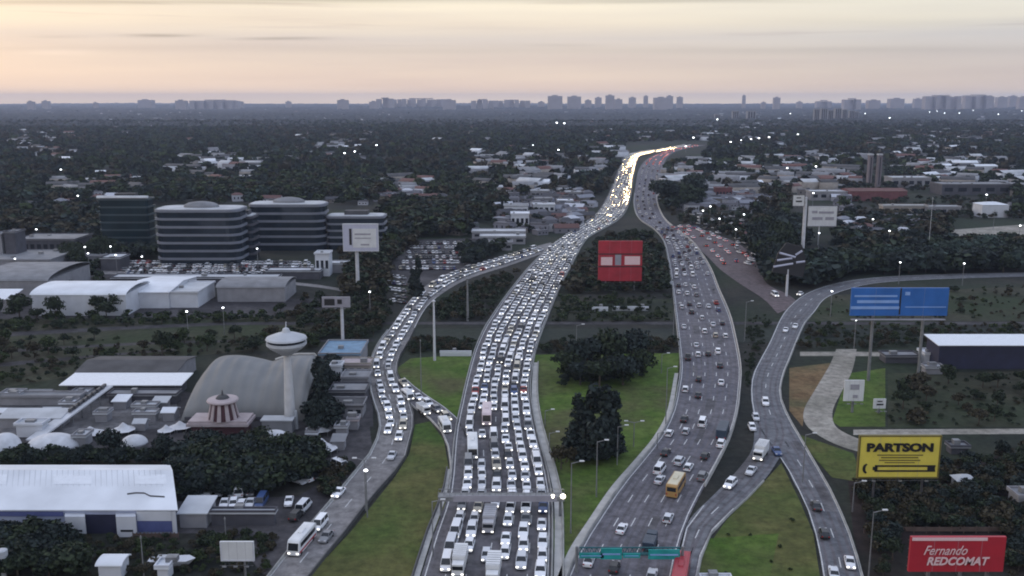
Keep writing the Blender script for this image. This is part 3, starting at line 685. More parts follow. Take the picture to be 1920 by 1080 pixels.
for c in cars:
    if id(c) not in ids: continue
    ms, one = VM[(c['kind'], 1 if c['lit'] in (1, 2) else 0)]
    grp = GRP.get(c['label'], 'scattered vehicles on the right hand roads and ramps'); cc = PAINT[c['col']]; s = random.uniform(.9, 1.1); cc = (min(1, cc[0] * s), min(1, cc[1] * s), min(1, cc[2] * s), 1)
    nm = VNAME[c['kind']]
    if c['D'] < 250:
        r = empty(nm, c['p'], c['text'], CAT[c['kind']], grp, c['rz']); r.scale = (c['k'], c['k'], c['k'])
        for pn, me in ms:
            o = link_mesh(pn, me, r)
            if pn == 'body': o.color = cc
            if pn == 'wheel': link_mesh('rim', RIM[me.name], o)
    else:
        o = link_mesh(nm, one, None, c['p'], c['rz'], (c['k'],) * 3); o.color = cc; tag(o, c['text'], CAT[c['kind']], grp)
# merged mass
def merge(name, items, label, cat, kind='stuff'):
    """items: list of (template verts Nx3, faces as (K,4) quads, material index per face, location, rz, scale)"""
    V = []; Q = []; M = []; off = 0
    for v, q, mi, p, rz, sc in items:
        c, s = math.cos(rz), math.sin(rz); x = v[:, 0] * sc[0]; y = v[:, 1] * sc[1]; z = v[:, 2] * sc[2]
        V.append(np.stack([x * c - y * s + p[0], x * s + y * c + p[1], z + p[2]], 1)); Q.append(q + off); M.append(mi); off += len(v)
    return np.vstack(V), np.vstack(Q), np.concatenate(M)
def np_mesh(name, V, Q, M, mats):
    me = bpy.data.meshes.new(name); nq = len(Q)
    me.vertices.add(len(V)); me.vertices.foreach_set('co', V.astype(np.float32).ravel())
    me.loops.add(nq * 4); me.loops.foreach_set('vertex_index', Q.astype(np.int32).ravel())
    me.polygons.add(nq); me.polygons.foreach_set('loop_start', np.arange(0, nq * 4, 4, dtype=np.int32))
    for m in mats: me.materials.append(MATS[m] if isinstance(m, str) else m)
    me.polygons.foreach_set('material_index', M.astype(np.int32))
    me.update(calc_edges=True); return me
def low_car():
    V = []; Q = []; M = []
    def bx(x0, x1, y0, y1, z0, z1, m, tx=0, ty=0):
        o = len(V); V.extend([(x0, y0, z0), (x1, y0, z0), (x1, y1, z0), (x0, y1, z0), (x0 + tx, y0 + ty, z1), (x1 - tx, y0 + ty, z1), (x1 - tx, y1 - ty, z1), (x0 + tx, y1 - ty, z1)])
        for q in ((0, 3, 2, 1), (4, 5, 6, 7), (0, 1, 5, 4), (1, 2, 6, 5), (2, 3, 7, 6), (3, 0, 4, 7)): Q.append([i + o for i in q]); M.append(m)
    bx(-.88, .88, -2.1, 2.1, .25, .9, 0); bx(-.8, .8, -.9, 1.7, .9, 1.42, 1, .12, .45); bx(-.66, .66, -.42, 1.22, 1.42, 1.48, 0)
    bx(-.8, -.42, -2.15, -2.1, .55, .78, 2); bx(.42, .8, -2.15, -2.1, .55, .78, 2); bx(-.8, -.5, 2.1, 2.15, .6, .85, 3); bx(.5, .8, 2.1, 2.15, .6, .85, 3)
    return np.array(V, float), np.array(Q), np.array(M)
lv, lq, lm = low_car()
for cn, cc in PAINT.items(): mat('far_paint_' + cn, cc, .3, .05, 1)
pal = list(PAINT)
for label, sel in (('mass of distant cars with glowing lamps filling the far carriageways', lambda c: c['lit'] in (2, 3)), ('mass of small parked and queuing cars in the middle distance', lambda c: c['lit'] in (0, 1))):
    items = []
    for c in cars:
        if id(c) in ids or not sel(c): continue
        ci = pal.index(c['col']); lit = c['lit']
        far = c['D'] > 700
        lane = c['road'][1]; glow = c['D'] > 640 and (lane >= (4 if c['D'] < 1150 else 2) and c['D'] > 740 or random.random() < .13)
        hl = {0: 8, 1: 9, 2: 10 if glow else 9, 3: 8}[lit]; tl = (12 if far else 13) if lit == 3 else 11
        mm_ = np.choose(lm, [ci, 7, hl, tl]); items.append((lv, lq, mm_, c['p'], c['rz'], (c['k'],) * 3))
    V, Q, M = merge('', items, '', ''); me = np_mesh('distant_cars', V, Q, M, ['far_paint_' + c for c in pal] + ['car_glass', 'headlight_off', 'headlight', 'headlight_far', 'taillight', 'taillight_far', 'taillight_mid'])
    o = bpy.data.objects.new('distant_cars', me); COL.objects.link(o); tag(o, label, 'cars', None, 'stuff')
print('CARS', len(cars), len(ids))
# ------------------------------------------------------------ buildings
mat('wall_white', (.55, .57, .62), .8, .08, .3); mat('wall_grey', (.24, .24, .26), .85, .15, .3); mat('wall_dark', (.07, .07, .085), .85, .2, .3)
mat('wall_beige', (.30, .27, .24), .85, .15, .3); mat('wall_navy', (.018, .020, .05), .7, .2, .3); mat('wall_blue', (.09, .11, .27), .6, .15, .3); mat('wall_paleblue', (.36, .40, .54), .7, .1, .3); mat('wall_red', (.16, .06, .065), .85, .2, .3)
mat('roof_white', (.68, .71, .76), .6, .12, .12); mat('roof_pale', (.44, .46, .49), .7, .18, .15); mat('roof_grey', (.20, .205, .22), .8, .2, .2); mat('roof_dark', (.065, .065, .07), .85, .25, .2)
mat('roof_tile', (.13, .06, .052), .85, .25, .5); mat('roof_skylight', (.72, .75, .80), .3, .05, 1); mat('office_band', (.165, .178, .215), .6, .1, .2); mat('wall_tower', (.17, .15, .17), .85, .1, .1); mat('tower_white', (.52, .52, .53), .7, .12, .4); mat('office_glass', (.014, .022, .032), .12, .25, .15)
mat('teal_glass', (.010, .024, .032), .15, .3, .1); mat('teal_band', (.030, .052, .062), .5, .2, .1); mat('glass_dark', (.02, .024, .032), .15, .3, .6); mat('canvas', (.56, .57, .60), .8, .12, .6); mat('drape_grey', (.205, .208, .208), .85, .10, .15, bump=.1)
mat('blue_roof', (.13, .24, .36), .6, .2, .4); mat('rose_band', (.40, .34, .35), .7, .1, .5); mat('rose_dark', (.065, .022, .030), .7, .1, .5)
mat('house_wall', (1, 1, 1), .85, .1, .3, obj_color=True); mat('house_roof', (1, 1, 1), .85, .15, .4, obj_color=True)
def hall(name, label, cat, x0, x1, row, h, depth, wall, roof, kind='flat', rise=1.5, rz=0, group=None, skew=0, overhang=.4, extra=None, windows=0, z=0):
    """building whose front foot runs from column x0 to x1 on a photograph row"""
    a = G(x0, row); b = G(x1, row); c = (a + b) / 2; w = (b - a).length
    r = empty(name, (c.x, c.y, z), label, cat, group, rz)
    q = MB(); q.box(-w / 2, w / 2, 0, depth, 0, h)
    if kind == 'gable_x':      # ridge along x
        q.f.pop(1); q.m.pop(); 
    q.build('wall', wall, r)
    q = MB(); o = overhang
    if kind == 'flat':
        q.box(-w / 2 - o, w / 2 + o, -o, depth + o, h + .003, h + .35)
        q2 = MB(); 
        for e in ((-w / 2 - o, w / 2 + o, -o, -o + .25), (-w / 2 - o, w / 2 + o, depth + o - .25, depth + o), (-w / 2 - o, -w / 2 - o + .25, -o + .25, depth + o - .25), (w / 2 + o - .25, w / 2 + o, -o + .25, depth + o - .25)): q2.box(*e, h + .35, h + .8)
        q2.build('parapet', wall if wall != roof else 'wall_grey', r)
        for k in range(max(1, int(w * depth / 260))):
            X = random.uniform(-w / 2 + 1, w / 2 - 3); Y = random.uniform(1, max(1.5, depth - 3)); q3 = MB(); q3.box(X, X + random.uniform(1, 2.4), Y, Y + 1.4, h + .353, h + random.uniform(.9, 1.6)); q3.build('roof_unit', 'grey_steel', r)
    elif kind == 'gable_x':
        q.slab([(-o, h - .1), (depth / 2, h + rise), (depth + o, h - .1), (depth + o, h + .1), (depth / 2, h + rise + .22), (-o, h + .1)], -w / 2 - o, w / 2 + o)
        for sx in (-1, 1): X = sx * w / 2; g_ = MB(); g_.add([(X, 0, h), (X, depth, h), (X, depth / 2, h + rise)], [(0, 1, 2)]); g_.build('gable', wall, r)
    elif kind == 'shed':
        q.slab([(-o, h), (depth + o, h + rise), (depth + o, h + rise + .22), (-o, h + .22)], -w / 2 - o, w / 2 + o)
    elif kind == 'barrel':
        n = 12; pr = [(depth / 2 - (depth / 2 + o) * math.cos(math.pi * k / n), h + rise * math.sin(math.pi * k / n)) for k in range(n + 1)]
        q.slab(pr + [(y, z_ - .25) for y, z_ in pr[::-1]][1:-1], -w / 2 - o, w / 2 + o)
    elif kind == 'hip':
        q.add([(-w / 2 - o, -o, h), (w / 2 + o, -o, h), (w / 2 + o, depth + o, h), (-w / 2 - o, depth + o, h), (-w / 2 + depth / 2.2, depth / 2, h + rise), (w / 2 - depth / 2.2, depth / 2, h + rise)], [(0, 3, 2, 1), (0, 1, 5, 4), (2, 3, 4, 5), (1, 2, 5), (3, 0, 4)])
    q.build('roof', roof, r)
    for k in range(windows):
        X = -w / 2 + w * (k + .5) / windows; ww = w / windows * .3
        q = MB(); q.box(X - ww, X + ww, -.06, .05, h * .35, h * .72); q.build('window', 'glass_dark', r)
    if extra: extra(r, w, depth, h)
    if skew:
        for ch in r.children_recursive:
            for v in ch.data.vertices: v.co.x += skew * v.co.y
    return r
# the white warehouse at the lower left
def wh_extra(r, w, d, h):
    rise = 3.3
    for k in range(4):      # skylight strips close to the ridge
        X0 = -w / 2 + w * (.62 + .0) + 0
    for (a, b) in ((-.5, -.385), (-.135, .07), (.30, .47), (-.80, -.62)):
        q = MB(); y0, y1 = d / 2 * .62, d / 2 * .88
        z0, z1 = h + .25 + (rise) * .62, h + .25 + rise * .88
        X0, X1 = a * w, b * w
        q.add([(X0, y0, z0), (X1, y0, z0), (X1, y1, z1), (X0, y1, z1)], [(0, 1, 2, 3)]); 
        if X1 > -w / 2: q.build('skylight', 'roof_skylight', r)
    q = MB()
    for k in range(int(w / 1.1)):      # standing seams
        X = -w / 2 + k * 1.1
        q.add([(X, .0, h + .14), (X + .07, .0, h + .14), (X + .07, d / 2, h + rise + .27), (X, d / 2, h + rise + .27)], [(0, 1, 2, 3)])
    q.build('roof_seam', 'roof_pale', r)
    q = MB(); z = lambda y: h + .12 + rise * y / (d / 2) + .12
    pts = [(.255 * w, .36), (.30 * w, .39), (.345 * w, .385), (.375 * w, .31), (.45 * w, .29)]
    for (xa, ya), (xb, yb) in zip(pts, pts[1:]):
        q.add([(xa, ya * d / 2 - .2, z(ya * d / 2 - .2)), (xb, yb * d / 2 - .2, z(yb * d / 2 - .2)), (xb, yb * d / 2 + .25, z(yb * d / 2 + .25)), (xa, ya * d / 2 + .25, z(ya * d / 2 + .25))], [(0, 1, 2, 3)])
    q.build('roof_stain', 'roof_dark', r)
    for X in (-.02, .24):        # two pale entrance boxes either side of the dark opening
        q = MB(); q.box(X * w - 1.9, X * w + 1.9, -1.6, -.01, 0, h - .7); q.build('entrance_box', 'wall_white', r)
        q = MB(); q.box(X * w - 1.2, X * w + 1.2, -1.66, -1.55, 1.1, 1.5); q.build('window', 'glass_dark', r)
    q = MB(); q.box(.03 * w, .19 * w, -.07, .05, 0, h - 1.0); q.build('loading_door', 'wall_navy', r)
    q = MB(); q.box(w / 2 - .9, w / 2 - .1, -.25, -.02, 0, h - .3); q.build('corner_pillar', 'wall_white', r)
    q = MB(); q.box(w / 2 - 7.6, w / 2 - .95, -.3, -.02, h - 2.2, h - .25); q.build('fascia', 'wall_white', r)
    q = MB(); q.box(w / 2 - 7.6, w / 2 - .95, -.2, -.02, .4, h - 2.25); q.build('blue_panel', 'wall_blue', r)
    q = MB(); q.box(-w / 2 + .1, -w * .08, -.2, -.02, h - 1.3, h - .4); q.build('blue_panel', 'wall_blue', r)
hall('warehouse', 'large white warehouse with skylights and blue front beside the dark tree mass', 'warehouse', -30, 333, 1000, 4.9, 22, 'wall_paleblue', 'roof_white', 'gable_x', 3.3, extra=wh_extra, overhang=.35, skew=-.42)
hall('shed', 'small pale shed butting against the right end of the white warehouse', 'shed', 338, 388, 990, 3, 6, 'wall_grey', 'roof_pale', 'shed', .8)
hall('wall_canopy', 'long thin pale canopy right of the small shed', 'canopy', 397, 515, 985, 2.5, 1.2, 'wall_dark', 'roof_pale', 'flat')
# canopies and sheds of the leisure park
hall('sports_canopy', 'long bright white canopy left of the grey draped hall', 'canopy', 128, 335, 742, 3.4, 7, 'wall_dark', 'roof_skylight', 'shed', .6, overhang=1.6)
hall('long_shed', 'long dark roofed shed behind the bright white canopy', 'shed', 145, 332, 724, 4.2, 17, 'wall_grey', 'roof_dark', 'gable_x', 1.2)
# the big grey draped hall: two humps
def draped():
    p = G(340, 789); q_ = G(572, 789); w = (q_ - p).length; c = (p + q_) / 2
    r = empty('draped_hall', (c.x, c.y, 0), 'big grey two humped tent roof hall behind the striped pavilion', 'hall')
    nx, ny = 56, 22; vs = []; fs = []
    def top(u):   # outline height, 0..1 across
        if u < .60: return 12.2 * max(0, 1 - abs((u - .30) / .305) ** 3.4) ** .46 if u < .30 else 12.2 - 1.8 * ((u - .30) / .30) ** 1.6
        return 10.4 + 1.9 * math.sin(min(1, (u - .60) / .26) * math.pi / 2) if u < .975 else 12.3 - (u - .975) * 160
    for j in range(ny + 1):
        v = j / ny
        for i in range(nx + 1):
            u = i / nx; H_ = max(.0, top(u)); s = math.sin(min(1, v * 1.02) * math.pi / 2) ** .8
            y = 20 * (v ** 1.3)
            vs.append(((u - .5) * w, y, H_ * (.16 + .84 * s) + .25 * math.sin(u * 60) * (v < .9)))
    for j in range(ny):
        for i in range(nx): a = j * (nx + 1) + i; fs.append((a, a + 1, a + nx + 2, a + nx + 1))
    # back and front drop
    m = MB(); m.add(vs, fs)
    bk = [ny * (nx + 1) + i for i in range(nx + 1)]; base = [(vs[k][0], vs[k][1] + .1, 0) for k in bk]; m2 = base
    o = len(m.v); m.add(base, []); m.f += [(bk[i], bk[i + 1], o + i + 1, o + i) for i in range(nx)]; m.m += [0] * nx
    fr = list(range(nx + 1)); base = [(vs[k][0], -.1, 0) for k in fr]; o = len(m.v); m.add(base, []); m.f += [(o + i, o + i + 1, fr[i + 1], fr[i]) for i in range(nx)]; m.m += [0] * nx
    for side in (0, nx):
        col = [j * (nx + 1) + side for j in range(ny + 1)]; base = [(vs[k][0], vs[k][1], 0) for k in col]; o = len(m.v); m.add(base, []); m.f += [(col[j], col[j + 1], o + j + 1, o + j) for j in range(ny)]; m.m += [0] * ny
    m.build('roof', 'drape_grey', r, smooth=True)
    q = MB()
    for i in range(28, nx - 1):   # pale rim of the right hump
        u = i / nx
        if u < .62: continue
        q.tube(((u - .5) * w, 20.1, top(u) + .2), ((u + 1 / nx - .5) * w, 20.1, top(u + 1 / nx) + .2), .35, .35, 6)
    q.build('roof_rim', 'pale_concrete', r)
    q = MB(); q.box(-w / 2 + 1, w / 2 - 3, -.35, -.12, .3, 1.1); q.build('base_opening', 'wall_dark', r)
    q = MB(); q.lathe([(1.6, 0), (1.6, .5), (.9, .9), (.2, 1.2)], 14, (-w * .22, 13, 9.1)); q.build('roof_vent', 'pale_concrete', r)
    q = MB(); q.lathe([(1.2, 0), (1.2, .4), (.3, .9)], 12, (w * .12, 5, 5.6)); q.build('roof_vent', 'roof_dark', r)
draped()
# tower with a saucer top
def tower():
    p = G(545, 804); D = p.y; r = empty('lookout_tower', p, 'slim pale tower with flying saucer top beside the grey tent roof hall', 'tower')
    z = lambda row: Hgt(D, row)
    k = mpp(D, 14)
    m = MB(); m.lathe([(1.5, 0), (1.3, z(760)), (1.0, z(700)), (.85, z(668))], 16); m.build('shaft', 'tower_white', r, smooth=True)
    m = MB(); m.box(.9, 2.0, -.5, .5, 0, z(770), top=(.3, .1)); m.build('buttress', 'roof_pale', r)
    z0 = z(662); z1 = z(628)
    m = MB(); m.lathe([(1.1, z0 - .5), (2.4, z0 + .3), (4.2, z0 + 1.5), (4.95, z0 + 2.3), (4.95, z0 + 3.0)], 28); m.build('saucer_base', 'roof_pale', r)
    m = MB(); m.lathe([(4.6, z0 + 3.0), (4.6, z0 + 3.7)], 28); m.build('window_band', 'glass_dark', r)
    m = MB(); m.lathe([(5.1, z0 + 3.7), (4.9, z0 + 4.1), (2.8, z0 + 4.9), (1.1, z0 + 5.4), (.75, z0 + 6.3), (.2, z0 + 6.6)], 28); m.build('saucer_roof', 'roof_pale', r)
    m = MB(); m.tube((0, 0, z0 + 6.6), (0, 0, z0 + 7.9), .12, .05, 6); m.build('mast', 'pole_white', r)
    b = MB(); b.box(-6.3, 1.2, -3.5, -.2, 0, 3.3); b.build('lobby', 'roof_grey', r)
    b = MB(); b.box(-6.6, 1.5, -3.8, .0, 3.303, 3.6); b.build('lobby_roof', 'roof_pale', r)
tower()
def pavilion():
    p = G(420, 812); D = p.y; r = empty('striped_pavilion', p, 'rose and white striped round pavilion with flat cap in front of the grey hall', 'pavilion')
    m = MB(); m.box(-8.4, 6.9, -2.8, 4.6, 2.6, 3.3); m.build('lower_eave', 'rose_band', r)
    m = MB(); m.box(-8.0, 6.5, -2.4, 4.2, 3.303, 3.9); m.build('upper_eave', 'rose_band', r)
    m = MB(); m.box(-7.4, 5.9, -1.9, 3.8, 0, 2.6); m.build('wall', 'rose_dark', r)
    n = 22
    for k in range(n):
        if k % 2: continue
        a = 2 * math.pi * k / n; b = 2 * math.pi * (k + .95) / n
        q = MB(); vs = []
        for t in (a, b):
            for rr, zz in ((3.9, 3.9), (2.9, 8.2)): vs += [(rr * math.cos(t), rr * math.sin(t) + .6, zz)]
            for rr, zz in ((3.6, 3.9), (2.6, 8.2)): vs += [(rr * math.cos(t), rr * math.sin(t) + .6, zz)]
        q.add(vs, [(0, 4, 5, 1), (2, 3, 7, 6), (0, 1, 3, 2), (4, 6, 7, 5), (1, 5, 7, 3), (0, 2, 6, 4)]); q.build('stripe', 'rose_band', r)
    q = MB(); q.lathe([(3.6, 3.9), (2.6, 8.2)], 24, (0, .6, 0)); q.build('drum', 'rose_dark', r)
    q = MB(); q.lathe([(3.7, 8.2), (3.9, 8.5), (3.7, 8.8), (1.9, 9.0)], 24, (0, .6, 0)); q.build('cap', 'rose_band', r)
    q = MB(); q.lathe([(1.7, 9.0), (1.2, 9.6), (.3, 9.8), (.12, 11)], 16, (0, .6, 0)); q.build('finial', 'roof_dark', r)
pavilion()
# tents, domes and pipes of the leisure park
def tent(px, py, rx, ry, h, label, kind='dome', m='canvas'):
    p = G(px, py); r = empty('white_tent' if kind != 'dome' else 'dome_tent', p, label, 'tent')
    q = MB(); n = 20
    if kind == 'dome': q.lathe([(rx * math.cos(a), h * math.sin(a)) for a in np.linspace(0, 1.5, 8)], n, sy=ry / rx); q.build('canopy', m, r, smooth=True)
    else:
        q.lathe([(rx, h * .35), (rx * .75, h * .42), (rx * .4, h * .62), (rx * .12, h * .92), (.05, h)], 8, sy=ry / rx); q.build('canopy', m, r)
        for a in range(8): t = a * math.pi / 4; b = MB(); b.tube((rx * .95 * math.cos(t), ry * .95 * math.sin(t), 0), (rx * .95 * math.cos(t), ry * .95 * math.sin(t), h * .36), .08, n=5); b.build('leg', 'grey_steel', r)
    return r
tent(8, 845, 3.6, 5, 4.2, 'pale igloo dome cut by the left edge of the picture')
tent(100, 838, 6.3, 5, 3.2, 'long pale shell roof above the warehouse, left one')
tent(516, 840, 4.8, 4.5, 4.4, 'pale scalloped dome below the foot of the slim tower')
tent(252, 832, 3.2, 3, 2.2, 'small pale humped tent right of the round black tree')
tent(50, 850, 4, 3.5, 2.2, 'low flat tent in the gap between igloo and shell roof', 'peak')
tent(600, 812, 3.6, 3.6, 3.6, 'white peaked marquee above the dark yard, upper one', 'peak')
tent(604, 850, 3.8, 3.4, 3.8, 'white peaked marquee above the dark yard, lower one', 'peak')
tent(170, 818, 3.4, 3, 2.6, 'ragged pale tent left of the round black tree', 'peak')
tent(232, 812, 3.0, 3, 2.8, 'ragged pale tent right of the round black tree', 'peak')
tent(338, 806, 3.0, 2.5, 2.4, 'grey peaked tent left of the striped pavilion', 'peak')
tent(312, 812, 2.2, 2.2, 2.2, 'smaller grey peaked tent second left of the striped pavilion', 'peak')
hall('shed', 'pale flat shed behind the igloo dome at the left edge', 'shed', 0, 115, 803, 2.6, 5, 'wall_grey', 'roof_pale', 'shed', .8)
hall('shed', 'box shaped white shed above the long shell roof', 'shed', 32, 80, 820, 3.0, 3.5, 'wall_white', 'roof_pale', 'flat')
hall('shed', 'narrow pale roofed shed right of the slide, upper one', 'shed', 250, 292, 778, 2.2, 2.5, 'wall_grey', 'roof_pale', 'flat')
hall('shed', 'narrow pale roofed shed right of the slide, lower one', 'shed', 252, 292, 792, 2.2, 2.2, 'wall_grey', 'roof_pale', 'flat')
hall('shed', 'long low grey shed behind the slide, far left', 'shed', 0, 150, 760, 2.2, 3.5, 'wall_grey', 'roof_grey', 'flat')
hall('shed', 'low dark shed between the white canopy and the pavilion', 'shed', 205, 330, 758, 2.4, 4, 'wall_dark', 'roof_grey', 'flat')
for i_, (x_, y_, w_, hh_, rf_) in enumerate(sorted([(20, 757, 34, 2.4, 'roof_pale'), (75, 752, 40, 2.2, 'roof_grey'), (128, 775, 26, 2.6, 'roof_white'), (150, 752, 30, 2.0, 'roof_pale'), (225, 768, 24, 2.2, 'roof_white'), (300, 770, 26, 2.2, 'roof_pale'),
        (316, 790, 22, 2.4, 'roof_white'), (262, 808, 20, 2.0, 'roof_pale'), (150, 838, 22, 2.4, 'roof_pale'), (190, 792, 22, 2.2, 'roof_pale'), (20, 790, 40, 2.4, 'roof_white'), (95, 788, 30, 2.2, 'roof_pale'), (640, 820, 20, 2.4, 'roof_pale'), (662, 806, 18, 2.4, 'rose_band'), (585, 830, 18, 2.2, 'roof_white'), (634, 845, 22, 2.2, 'roof_grey')])):
    hall('stall', f'low {"white" if rf_ == "roof_white" else "pale" if rf_ == "roof_pale" else "rose" if rf_ == "rose_band" else "grey"} roofed stall in the leisure park, {ordn(i_ + 1)} stall from left', 'stall', x_ - w_ / 2, x_ + w_ / 2, y_, hh_, random.uniform(2, 4), 'wall_grey', rf_, random.choice(['flat', 'shed', 'gable_x']), .7)
def slide():
    a = G(60, 832); b = G(205, 758); r = empty('water_slide', (a + b) / 2, 'long white sloping water slide with dark ribs climbing right', 'slide'); c = (a + b) / 2
    d = (b - a); n = 16; q = MB()
    for k in range(n):
        p0 = a + d * (k / n) - c; p1 = a + d * ((k + 1) / n) - c; z0 = 1 + 4.5 * k / n; z1 = 1 + 4.5 * (k + 1) / n
        nx = Vector((-d.y, d.x, 0)).normalized() * 1.6
        P = [p0 - nx, p0 + nx, p1 + nx, p1 - nx]; Z = [z0, z0, z1, z1]
        q.add([(p.x, p.y, z) for p, z in zip(P, Z)] + [(p.x, p.y, z - .4) for p, z in zip(P, Z)], [(0, 1, 2, 3), (4, 7, 6, 5), (0, 4, 5, 1), (1, 5, 6, 2), (2, 6, 7, 3), (3, 7, 4, 0)])
    q.build('chute', 'canvas', r)
    for k in range(2, n, 2):
        p = a + d * (k / n) - c; z = 1 + 4.5 * k / n; q = MB(); q.tube((p.x, p.y, 0), (p.x, p.y, z - .4), .18, n=6); q.build('support', 'grey_steel', r)
    for k in range(8, n, 1):
        p = a + d * (k / n) - c; z = 1 + 4.5 * k / n; q = MB(); q.box(p.x - .35, p.x + .35, p.y - 1.3, p.y + 1.3, z + .01, z + .9); q.build('dark_rib', 'dark_steel', r)
slide()
# blue roofed building, stacked pale halls below it
hall('blue_roof_building', 'building with flat pale blue roof beside the queue of the left branch', 'building', 600, 675, 692, 4.5, 16, 'wall_grey', 'blue_roof', 'flat', windows=5)
for i, (x0, x1, row, h, dep, rf, wl, lab) in enumerate([
    (640, 694, 706, 3.6, 6, 'rose_band', 'wall_beige', 'rose roofed kiosk row just below the blue roofed building'),
    (622, 640, 722, 5.5, 4, 'roof_pale', 'wall_white', 'narrow white block left of the grey terraces'),
    (642, 690, 733, 3.6, 7, 'roof_grey', 'wall_grey', 'grey terrace with flat roof, upper of three below the blue roof'),
    (620, 684, 758, 3.4, 7, 'roof_grey', 'wall_dark', 'grey terrace with pale ledge, middle of three below the blue roof'),
    (620, 680, 783, 3.0, 6, 'roof_dark', 'wall_grey', 'dark terrace, lowest of three below the blue roof')]):
    hall('terrace_building', lab, 'building', x0, x1, row, h, dep, wl, rf, 'flat', windows=4)
# right hand side: navy warehouse, small cabins
hall('warehouse', 'long navy warehouse with bright white roof edge at the right edge', 'warehouse', 1758, 1960, 692, 7.6, 9, 'wall_navy', 'roof_skylight', 'shed', .9, overhang=.8)
hall('cabin', 'small white cabin at the left end of the navy warehouse', 'cabin', 1733, 1757, 682, 3.0, 5, 'wall_white', 'roof_white', 'flat')
hall('cabin', 'low pale cabin below the left end of the navy warehouse', 'cabin', 1735, 1768, 702, 1.9, 3, 'wall_grey', 'roof_pale', 'flat')
hall('cabin', 'long low pale roof left of the navy warehouse', 'cabin', 1660, 1722, 681, 2.0, 5, 'wall_dark', 'roof_grey', 'flat')
hall('hut', 'small ruined pale hut among the dark scrub right of the yellow board', 'hut', 1795, 1828, 920, 2.2, 3, 'wall_grey', 'roof_pale', 'hip', 1)
hall('hut', 'tiny flat hut above the yellow board to its right', 'hut', 1783, 1815, 852, 1.6, 2.5, 'wall_dark', 'roof_grey', 'flat')
hall('hut', 'grey hut cut by the right edge beside the dark scrub', 'hut', 1908, 1950, 960, 3.0, 4, 'wall_grey', 'roof_grey', 'flat')
# middle left: long white halls
hall('long_hall', 'long pale grey hall with bright eave behind the round trees', 'warehouse', 62, 238, 592, 8.2, 24, 'wall_white', 'roof_white', 'barrel', 2.2, windows=0)
hall('long_hall', 'broad white shed roof right of the round trees', 'warehouse', 232, 318, 578, 6.5, 34, 'wall_white', 'roof_white', 'gable_x', 1.5)
hall('long_hall', 'white shed with ribbed side between the broad shed and the grey tent roof', 'warehouse', 318, 372, 577, 6.0, 22, 'wall_white', 'roof_pale', 'flat')
hall('long_hall', 'low curved grey roof behind the small light above the tower', 'warehouse', 408, 535, 566, 6.0, 20, 'wall_grey', 'roof_grey', 'barrel', 2.0)
hall('long_hall', 'very long thin white roof running across behind the white sheds', 'warehouse', 210, 520, 537, 3.6, 8, 'wall_dark', 'roof_pale', 'flat')
hall('long_hall', 'grey hangar roof at the left edge behind the round trees', 'warehouse', -40, 92, 562, 8, 40, 'wall_grey', 'roof_grey', 'barrel', 3.0)
hall('long_hall', 'long low grey block at the left edge above the hangar', 'warehouse', -40, 95, 512, 6, 30, 'wall_grey', 'roof_grey', 'flat')
hall('long_hall', 'pale roof wedge in front of the hangar at the left edge', 'warehouse', -30, 20, 585, 5, 10, 'wall_grey', 'roof_white', 'shed', 2)
hall('low_block', 'small pale block row left of the car park beside the offices', 'building', 148, 222, 498, 4.5, 9, 'wall_grey', 'roof_grey', 'flat', windows=8)
hall('low_block', 'angular pale roofed block in front of the teal office', 'building', 190, 226, 508, 6, 12, 'wall_dark', 'roof_pale', 'flat')
hall('low_block', 'grey block with pale roof behind the billboard pole', 'building', 500, 600, 524, 3.6, 8, 'wall_dark', 'roof_pale', 'flat')
hall('low_block', 'long thin pale roofs right of the stacked white tower', 'building', 604, 650, 512, 4.2, 8, 'wall_grey', 'roof_pale', 'flat')
hall('stacked_tower', 'small stacked white block tower right of the curved offices', 'building', 592, 618, 518, 10.5, 8, 'wall_white', 'roof_pale', 'flat', windows=3)
hall('twin_slab', 'thin dark slab tower at the left edge, left of two', 'building', -4, 8, 500, 16, 10, 'wall_grey', 'roof_grey', 'flat')
hall('twin_slab', 'thin dark slab tower at the left edge, right of two', 'building', 14, 34, 500, 17, 10, 'wall_dark', 'roof_grey', 'flat')
hall('low_block', 'long grey roofed block behind the tree left of the teal office', 'building', 32, 142, 478, 8, 22, 'wall_dark', 'roof_grey', 'flat', windows=9)
for i, (x0, x1, row, h, rf, lab) in enumerate([(885, 985, 448, 4, 'roof_pale', 'long thin white roof left of the kink of the jam'), (900, 985, 458, 4, 'roof_pale', 'second thin white roof just below the first left of the jam'),
    (958, 992, 428, 9, 'roof_white', 'white box building left of the kink of the jam'), (945, 990, 405, 7, 'roof_grey', 'grey building behind the white box building'),
    (905, 960, 470, 4, 'roof_grey', 'grey low roof beside the left branch, lower of the thin roofs'), (1000, 1040, 400, 6, 'roof_pale', 'small pale roofed shop right of the white box building'),
    (1003, 1035, 385, 5, 'roof_grey', 'grey shop two roofs behind the small pale shop'), (995, 1030, 372, 6, 'roof_pale', 'pale shop behind the grey shop left of the jam'),
    (1045, 1075, 392, 6, 'roof_white', 'white roofed shop nearest the left side of the far jam'), (1060, 1090, 372, 5, 'roof_pale', 'pale shop between the far jam and the dark tree')]):
    hall('roadside_building', lab, 'building', x0, x1, row, h, 12, 'wall_white' if 'white box' in lab else 'wall_grey', rf, 'flat', windows=4)
